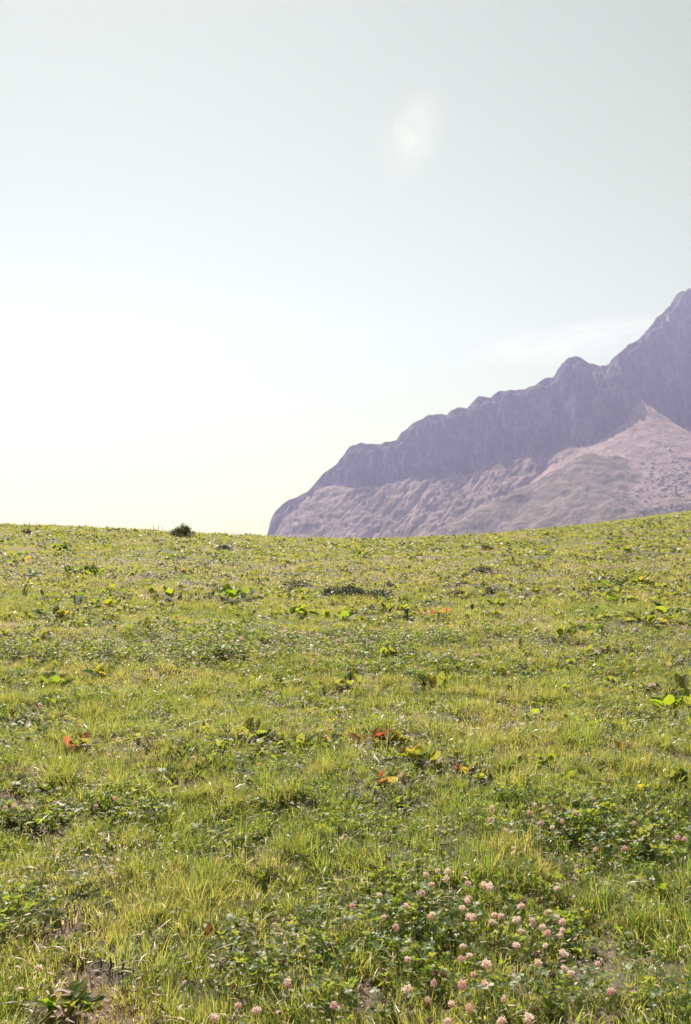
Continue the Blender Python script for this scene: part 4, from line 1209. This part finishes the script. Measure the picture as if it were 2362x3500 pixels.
patch_right = conv([(170,230),(170,265,PK),(160,322,PK),(472,212),(537,230),(603,165),(750,275),(785,295),(515,335,PK),(660,345),(592,372),(262,390),(320,515),(1270,275),(1170,350,PK),(1475,445,PK),(1525,460,PK),
  (1100,525,PK),(900,525,PK),(430,268,PK),(110,785),(150,800),(625,800),(795,190,W),(1018,220,W),(678,238,W),(600,268,W),(880,435,W),(535,495,W),(948,360,W),(1378,375,W),(1350,610,W),(1497,430,W),(1115,485,W)], 1600, 2650, 2.0577)
patch_foot = conv([(280,720),(375,760,PK),(400,680,PK),(530,690,PK),(480,790),(720,755,PK),(630,690,PK),(865,800,W),(710,850),(830,855),(465,858),(385,850,W),(1145,595),(1205,720,PK),(300,790,W),(560,800,PK),(175,770,W),(120,790,W)], 1181, 2850, 1.3277)
patch_low = conv([(560,330,W),(610,385,W),(828,420,W),(815,465,W),(480,780,PK),(620,810),(300,870),(860,605),(445,605,W),(1210,780,PK),(360,435,W),(1355,10,PK)], 600, 3100, 2.24)
patch_left = conv([(420,105,PK),(735,125,PK),(880,65,PK),(1040,105,PK),(40,140,PK),(295,1386)], 0, 2700, 2.24)
patch_band = conv([(895,192),(975,220),(710,288),(890,262),(1005,262),(1095,240),(995,290),(1028,298),(1170,280),(1225,285),(1215,255),(1250,328),(1290,312),(1385,345),(1490,280),(1435,335),(1510,330),(970,325),
  (1005,325),(925,318),(740,400),(875,372),(910,375),(605,340),(580,375),(420,335,PK),(300,285),(120,245),(70,340),(195,328),(235,452),(1490,435),(1470,405),(1545,415),(1175,485),(1105,365),(980,470,PK),
  (660,682),(705,110),(435,35),(150,40),(225,210),(385,360),(830,415),(1475,365),(210,485),(1255,545),(1430,470),(1145,300),(1180,300),(1330,330),(1400,400),(620,355)], 590, 2050, 2.6133)
patch_mid = conv([(1165,500),(1192,495),(890,500),(845,540,PK),(470,440),(185,520),(310,555),(165,355),(1135,550),(995,525),(1240,560),(440,770),(105,765),(170,770),(1460,655),(500,380),(30,410),(90,460),(1390,570)], 1180, 2050, 2.6133)

ORD = ['leftmost', 'second from left', 'third from left', 'fourth from left', 'fifth from left', 'sixth from left', 'seventh from left', 'eighth from left', 'ninth from left', 'tenth from left',
       'eleventh from left', 'twelfth from left']
LOOK = {'white': 'pale clover blossom', 'pink': 'pink clover blossom', 'withered': 'withered clover head'}
ROWS = {1: [''], 2: ['upper row', 'lower row'], 3: ['upper row', 'middle row', 'lower row'], 4: ['top row', 'second row', 'third row', 'bottom row'],
        5: ['top row', 'second row', 'third row', 'fourth row', 'bottom row']}
def flower_patch(lst, where, group, grow=1.0):
    for kind in ('white', 'pink', 'withered'):
        fl = sorted([f for f in lst if f[2] == kind], key=lambda f: f[1])
        if not fl: continue
        nr = max(1, math.ceil(len(fl) / 10)); per = math.ceil(len(fl) / nr)
        for r in range(nr):
            row = sorted(fl[r * per:(r + 1) * per], key=lambda f: f[0])
            for i, (px, py, k) in enumerate(row):
                w = ROWS[nr][r]
                which = ORD[i] if len(row) > 1 else 'only one'
                lab = '%s, %s %s %s' % (LOOK[kind], which, ('in the ' + w + ' of') if w else 'in', where)
                clover(px, py, kind, lab, group, grow)
flower_patch(patch_main, 'the big clover patch', 'flowers of the big clover patch')
flower_patch(patch_right, 'the right-edge clover patch', 'flowers of the right-edge clover patch', 1.0)
flower_patch(patch_foot, 'the bottom-edge strip', 'flowers along the bottom edge')
flower_patch(patch_low, 'the lower centre-left clover', 'flowers of the lower centre-left clover')
flower_patch(patch_left, 'the left foreground', 'flowers of the left foreground')
for px, py, k in patch_band:
    clover(px, py, k, 'small distant clover blossom in the pale band across the left middle meadow', 'flowers of the middle clover band', 1.1)
for px, py, k in patch_mid:
    clover(px, py, k, 'small distant clover blossom in the centre right of the middle meadow', 'flowers of the centre right meadow', 1.1)

for i in range(26):
    clover(random.uniform(40, 1150), random.uniform(2290, 2620), random.choice(('white', 'pink')), 'tiny clover blossom alone in the left middle grass', 'scattered flowers of the left middle meadow', 0.9)
for i in range(26):
    clover(random.uniform(1200, 2330), random.uniform(2130, 2330), random.choice(('white', 'white', 'pink')), 'tiny clover blossom alone in the right middle grass', 'scattered flowers of the right middle meadow', 0.9)

# ------------------------------------------------------------------ seed spikes and thin stalks
def spike_mesh():
    mb = MB()
    mb.tube([Vector((0, 0, 0)), Vector((0.004, 0, 0.05)), Vector((0, 0, 0.10)), Vector((-0.002, 0, 0.12))], [0.0026, 0.0032, 0.0026, 0.0008], 6)
    return mb.mesh('seed_spike', M['spike'])
SPIKE = spike_mesh()
def stalk_mesh():
    mb = MB()
    mb.tube([Vector((0, 0, -0.02)), Vector((0.002, 0, 0.03)), Vector((0, 0, 0.06))], [0.0014, 0.0012, 0.0011], 5)
    return mb.mesh('spike_stalk', M['stem_red'])
STALK = stalk_mesh()
def seed_spike(px, py_base, py_top, label, lean=0.0):
    c = to_ground(px, py_base)
    H = max(0.03, (py_base - py_top) / F_PX * c.y * 1.05)
    s = H / 0.165
    e = add_obj('plantain_spike', None, loc=c, rot=(0, lean, random.uniform(-0.2, 0.2)))
    tag(e, label, 'seed spike', 'plantain spikes')
    add_obj('stalk', STALK, e, (0, 0, 0), scl=(1, 1, s))
    add_obj('spike', SPIKE, e, (0, 0, 0.055 * s), scl=(1, 1, s * 0.9))
def L5(x0, y0, y1): return x0 / 2.24, 3100 + y1 / 2.24, 3100 + y0 / 2.24
SP = [((575, 190, 330), 'over bare soil, left one of three near the lower left', 0.05), ((625, 140, 262), 'over bare soil, middle one of three near the lower left', 0), ((680, 140, 262), 'over bare soil, right one of three near the lower left', 0),
      ((650, 365, 560), 'leaning right above the bottom left rosette', -0.25), ((768, 400, 545), 'left one of an upright pair right of the leaning spike', 0), ((840, 400, 560), 'right one of an upright pair right of the leaning spike', 0.03),
      ((945, 400, 530), 'standing alone right of the upright pair', -0.1), ((260, 220, 340), 'in the grass left of the bare soil', 0), ((1240, 780, 880), 'short one at the very bottom left of centre', 0.03), ((1180, 790, 880), 'short one just left of the short bottom spike', 0)]
for (a, b, c_), lab, ln in SP:
    x, yb, yt = L5(a, b, c_)
    seed_spike(x, yb, yt, 'dark plantain seed spike ' + lab, ln)
def C7(x, y): return 1250 + x / 2.0907, 2900 + y / 2.0907
for (x, y0, y1), lab, ln in [((470, 440, 625), 'upright in the left half of the big clover patch', 0), ((335, 460, 580), 'left twin beside a pale blossom in the big clover patch', 0.05), ((352, 465, 590), 'right twin beside a pale blossom in the big clover patch', 0.08),
                         ((405, 570, 700), 'lower one left of the dark hollow in the big clover patch', -0.05), ((265, 610, 710), 'leaning one at the left edge of the big clover patch', -0.3), ((1285, 360, 470), 'in the right half of the big clover patch', 0)]:
    px, yt = C7(x, y0); _, yb = C7(x, y1)
    seed_spike(px, yb, yt, 'brown plantain seed spike ' + lab, ln)

def stalk_plant(px, py_base, py_top, label, red=True, group=None):
    """a thin dock stalk with a loose cluster of seeds along its upper half"""
    c = to_ground(px, py_base)
    H = (py_base - py_top) / F_PX * c.y
    e = add_obj('seed_stalk', None, loc=c)
    tag(e, label, 'stalk', group)
    mb = MB()
    ln = random.uniform(-0.18, 0.18)
    pts = [Vector((ln * H * t * t, 0, H * t - 0.02 * (t == 0))) for t in (0, 0.33, 0.66, 1)]
    mb.tube(pts, [0.006, 0.005, 0.004, 0.002], 5)
    add_obj('stem', mb.mesh('stalk_stem', M['stem_red']), e)
    sb = MB()
    for i in range(46):
        t = random.uniform(0.4, 1.0)
        p = Vector((ln * H * t * t, 0, H * t)) + Vector((random.gauss(0, 1), random.gauss(0, 1), random.gauss(0, 1))) * 0.012 * (1.5 - t)
        a = Vector((random.gauss(0, 1), random.gauss(0, 1), random.gauss(0, 1))).normalized()
        b_ = a.orthogonal().normalized()
        sb.quad(p, a * 0.007, b_ * 0.006, random.random())
    add_obj('seed_cluster', sb.mesh('stalk_seeds', M['stem_red'], False), e)
for px, pb, pt, lab in [(101, 1812, 1783, 'left of two reddish seed stalks on the left skyline'), (126, 1812, 1786, 'right of two reddish seed stalks on the left skyline'),
    (526, 1815, 1796, 'left of three dark stalks on the skyline left of the shrub'), (541, 1815, 1794, 'middle of three dark stalks on the skyline left of the shrub'), (557, 1815, 1798, 'right of three dark stalks on the skyline left of the shrub'),
    (983, 1838, 1822, 'short red stalk on the skyline before the mountain foot'), (2012, 2058, 2008, 'thin red stalk on the upper right meadow'), (1777, 2225, 2186, 'thin leaning red stalk in the right middle meadow'),
    (1918, 1826, 1806, 'small red stalk near the skyline on the right'), (1682, 2250, 2208, 'pale red stalk in the middle meadow right of centre'), (236, 1798, 1790, 'faint stalk on the skyline left of centre')]:
    stalk_plant(px, pb, pt, lab)

# ------------------------------------------------------------------ dark shrubs
def shrub(px, py_base, w_px, h_px, label, mat, leaves, leaf, dome=1.0, name='shrub', nstem=9):
    c = to_ground(px, py_base)
    W_ = w_px / F_PX * c.y * 0.5; H = h_px / F_PX * c.y
    e = add_obj(name, None, loc=c); tag(e, label, 'shrub')
    st = MB(); tips = []
    for i in range(nstem):
        az = random.uniform(0, 6.28); q = random.uniform(0.3, 0.95)
        top = Vector((math.cos(az) * W_ * q, math.sin(az) * W_ * q * 0.8, H * (1 - 0.6 * q * q) * random.uniform(0.7, 1.05)))
        st.tube([Vector((top.x * 0.1, top.y * 0.1, -0.03)), top * 0.5 + Vector((0, 0, H * 0.1)), top], [0.008, 0.006, 0.002], 5)
        tips.append(top)
    add_obj('branches', st.mesh('shrub_branches', M['twig']), e)
    mb = MB()
    clumps = []
    for i in range(70):
        az = random.uniform(0, 6.28); q = math.sqrt(random.random())
        clumps.append((Vector((math.cos(az) * W_ * q, math.sin(az) * W_ * q * 0.8, H * random.uniform(0.15, 0.95) * math.sqrt(max(0.05, 1 - 0.85 * q * q)))), random.uniform(0.6, 1.2)))
    for i in range(leaves):
        p0, rr = random.choice(clumps)
        g = Vector((random.gauss(0, 1), random.gauss(0, 1), random.gauss(0, 1)))
        p = p0 + Vector((g.x * W_ * 0.12, g.y * W_ * 0.12, g.z * H * 0.10)) * rr
        p.z = max(0.0, p.z)
        a = Vector((random.gauss(0, 1), random.gauss(0, 1), random.gauss(0.4, 0.8))).normalized()
        b_ = a.cross(Vector((random.gauss(0, 1), random.gauss(0, 1), random.gauss(0, 1)))).normalized()
        s = leaf * random.uniform(0.6, 1.2)
        mb.quad(p, a * s, b_ * s * 0.55, random.random())
    add_obj('foliage', mb.mesh('shrub_foliage', mat, False), e)
shrub(624, 1836, 82, 42, 'dark round leafy shrub standing on the skyline', M['shrub_leaf'], 4200, 0.022)
shrub(765, 1884, 62, 22, 'low greyish mat shrub below right of the round skyline shrub', M['mat_leaf'], 1300, 0.020, name='mat_shrub')
shrub(1016, 2008, 95, 26, 'low dark green mat shrub in the upper central meadow', M['shrub_leaf'], 1300, 0.014, name='mat_shrub')
shrub(1175, 2034, 135, 34, 'darkest mat shrub with grey leaves in the upper centre, left half', M['mat_leaf'], 2400, 0.016, name='mat_shrub')
shrub(1290, 2044, 130, 28, 'grey-speckled mat shrub touching the darkest one on its right', M['mat_leaf'], 1300, 0.016, name='mat_shrub')
shrub(1335, 2010, 36, 18, 'tiny mat shrub above the grey-speckled one', M['mat_leaf'], 500, 0.014, name='mat_shrub')
shrub(1665, 1880, 44, 20, 'small dark mat shrub high on the slope right of centre', M['shrub_leaf'], 700, 0.018, name='mat_shrub')
shrub(1645, 1960, 66, 26, 'dark grey mat shrub in the upper right meadow', M['mat_leaf'], 1000, 0.017, name='mat_shrub')
shrub(1690, 2030, 70, 24, 'sparse grey mat shrub below the dark grey one', M['mat_leaf'], 700, 0.016, name='mat_shrub')
shrub(1560, 2034, 50, 20, 'small dark mat shrub left of the sparse grey one', M['shrub_leaf'], 700, 0.014, name='mat_shrub')
shrub(92, 1826, 32, 18, 'small grey tuft shrub just under the left skyline', M['mat_leaf'], 500, 0.02, name='mat_shrub')
shrub(1060, 1852, 22, 14, 'tiny dark tuft shrub near the skyline under the mountain', M['shrub_leaf'], 350, 0.02, name='mat_shrub')

# ------------------------------------------------------------------ on the mountain: one conifer and the boulder field
def conifer(px, py_base, h_px, label):
    c = mountain_at(px, py_base)
    H = h_px / F_PX * c.y
    e = add_obj('conifer_tree', None, loc=c); tag(e, label, 'tree')
    t = MB(); t.tube([Vector((0, 0, -2)), Vector((0, 0, H * 0.5)), Vector((0, 0, H * 0.97))], [0.5, 0.3, 0.05], 7)
    add_obj('trunk', t.mesh('conifer_trunk', M['twig']), e)
    mb = MB()
    for i in range(900):
        z = H * (0.08 + 0.92 * random.random() ** 1.25)
        rad = H * 0.26 * (1.02 - z / H) * (0.75 + 0.35 * math.sin(z / H * 40)) * random.uniform(0.3, 1.0)
        az = random.uniform(0, 6.28)
        p = Vector((rad * math.cos(az), rad * math.sin(az), z - rad * 0.35))
        a = Vector((math.cos(az), math.sin(az), -0.35)).normalized(); b_ = a.cross(Vector((0, 0, 1))).normalized()
        mb.quad(p, a * H * 0.045, b_ * H * 0.025, random.random())
    add_obj('crown', mb.mesh('conifer_crown', M['shrub_leaf'], False), e)
conifer(2311, 1689, 34, 'single tiny dark conifer on the sunlit slope at the right edge')

def boulders():
    bm = bmesh.new()
    rs = random.Random(4)
    n = 0
    spots = [(rs.gauss(2290, 70), rs.gauss(1640, 45)) for _ in range(170)] + [(rs.uniform(1250, 2362), rs.uniform(1560, 1790)) for _ in range(70)]
    for px, py in spots:
        if px > 2420: continue
        c = mountain_at(px, py)
        if c.z < -60 or c.y > 2380: continue
        s = rs.uniform(0.8, 2.6) * (1.25 if px > 2150 else 0.8)
        m = bmesh.ops.create_icosphere(bm, subdivisions=1, radius=1.0)
        for v in m['verts']:
            k = rs.uniform(0.75, 1.2)
            v.co = Vector((v.co.x * s * 1.3 * k, v.co.y * s * k, v.co.z * s * 0.8 * k)) + c + Vector((0, 0, s * 0.3))
    me = bpy.data.meshes.new('scree_boulders'); bm.to_mesh(me); bm.free()
    me.materials.append(plain('pale_boulder', (0.42, 0.37, 0.35), 0.9, vary=((0.6, 0.54, 0.52), 0.2)))
    o = add_obj('scree_boulders', me); tag(o, 'pale boulders strewn over the scree at the right', 'boulders', kind='stuff')
boulders()

# ------------------------------------------------------------------ the grass and herbs close in around the plants
build_ground_cover()
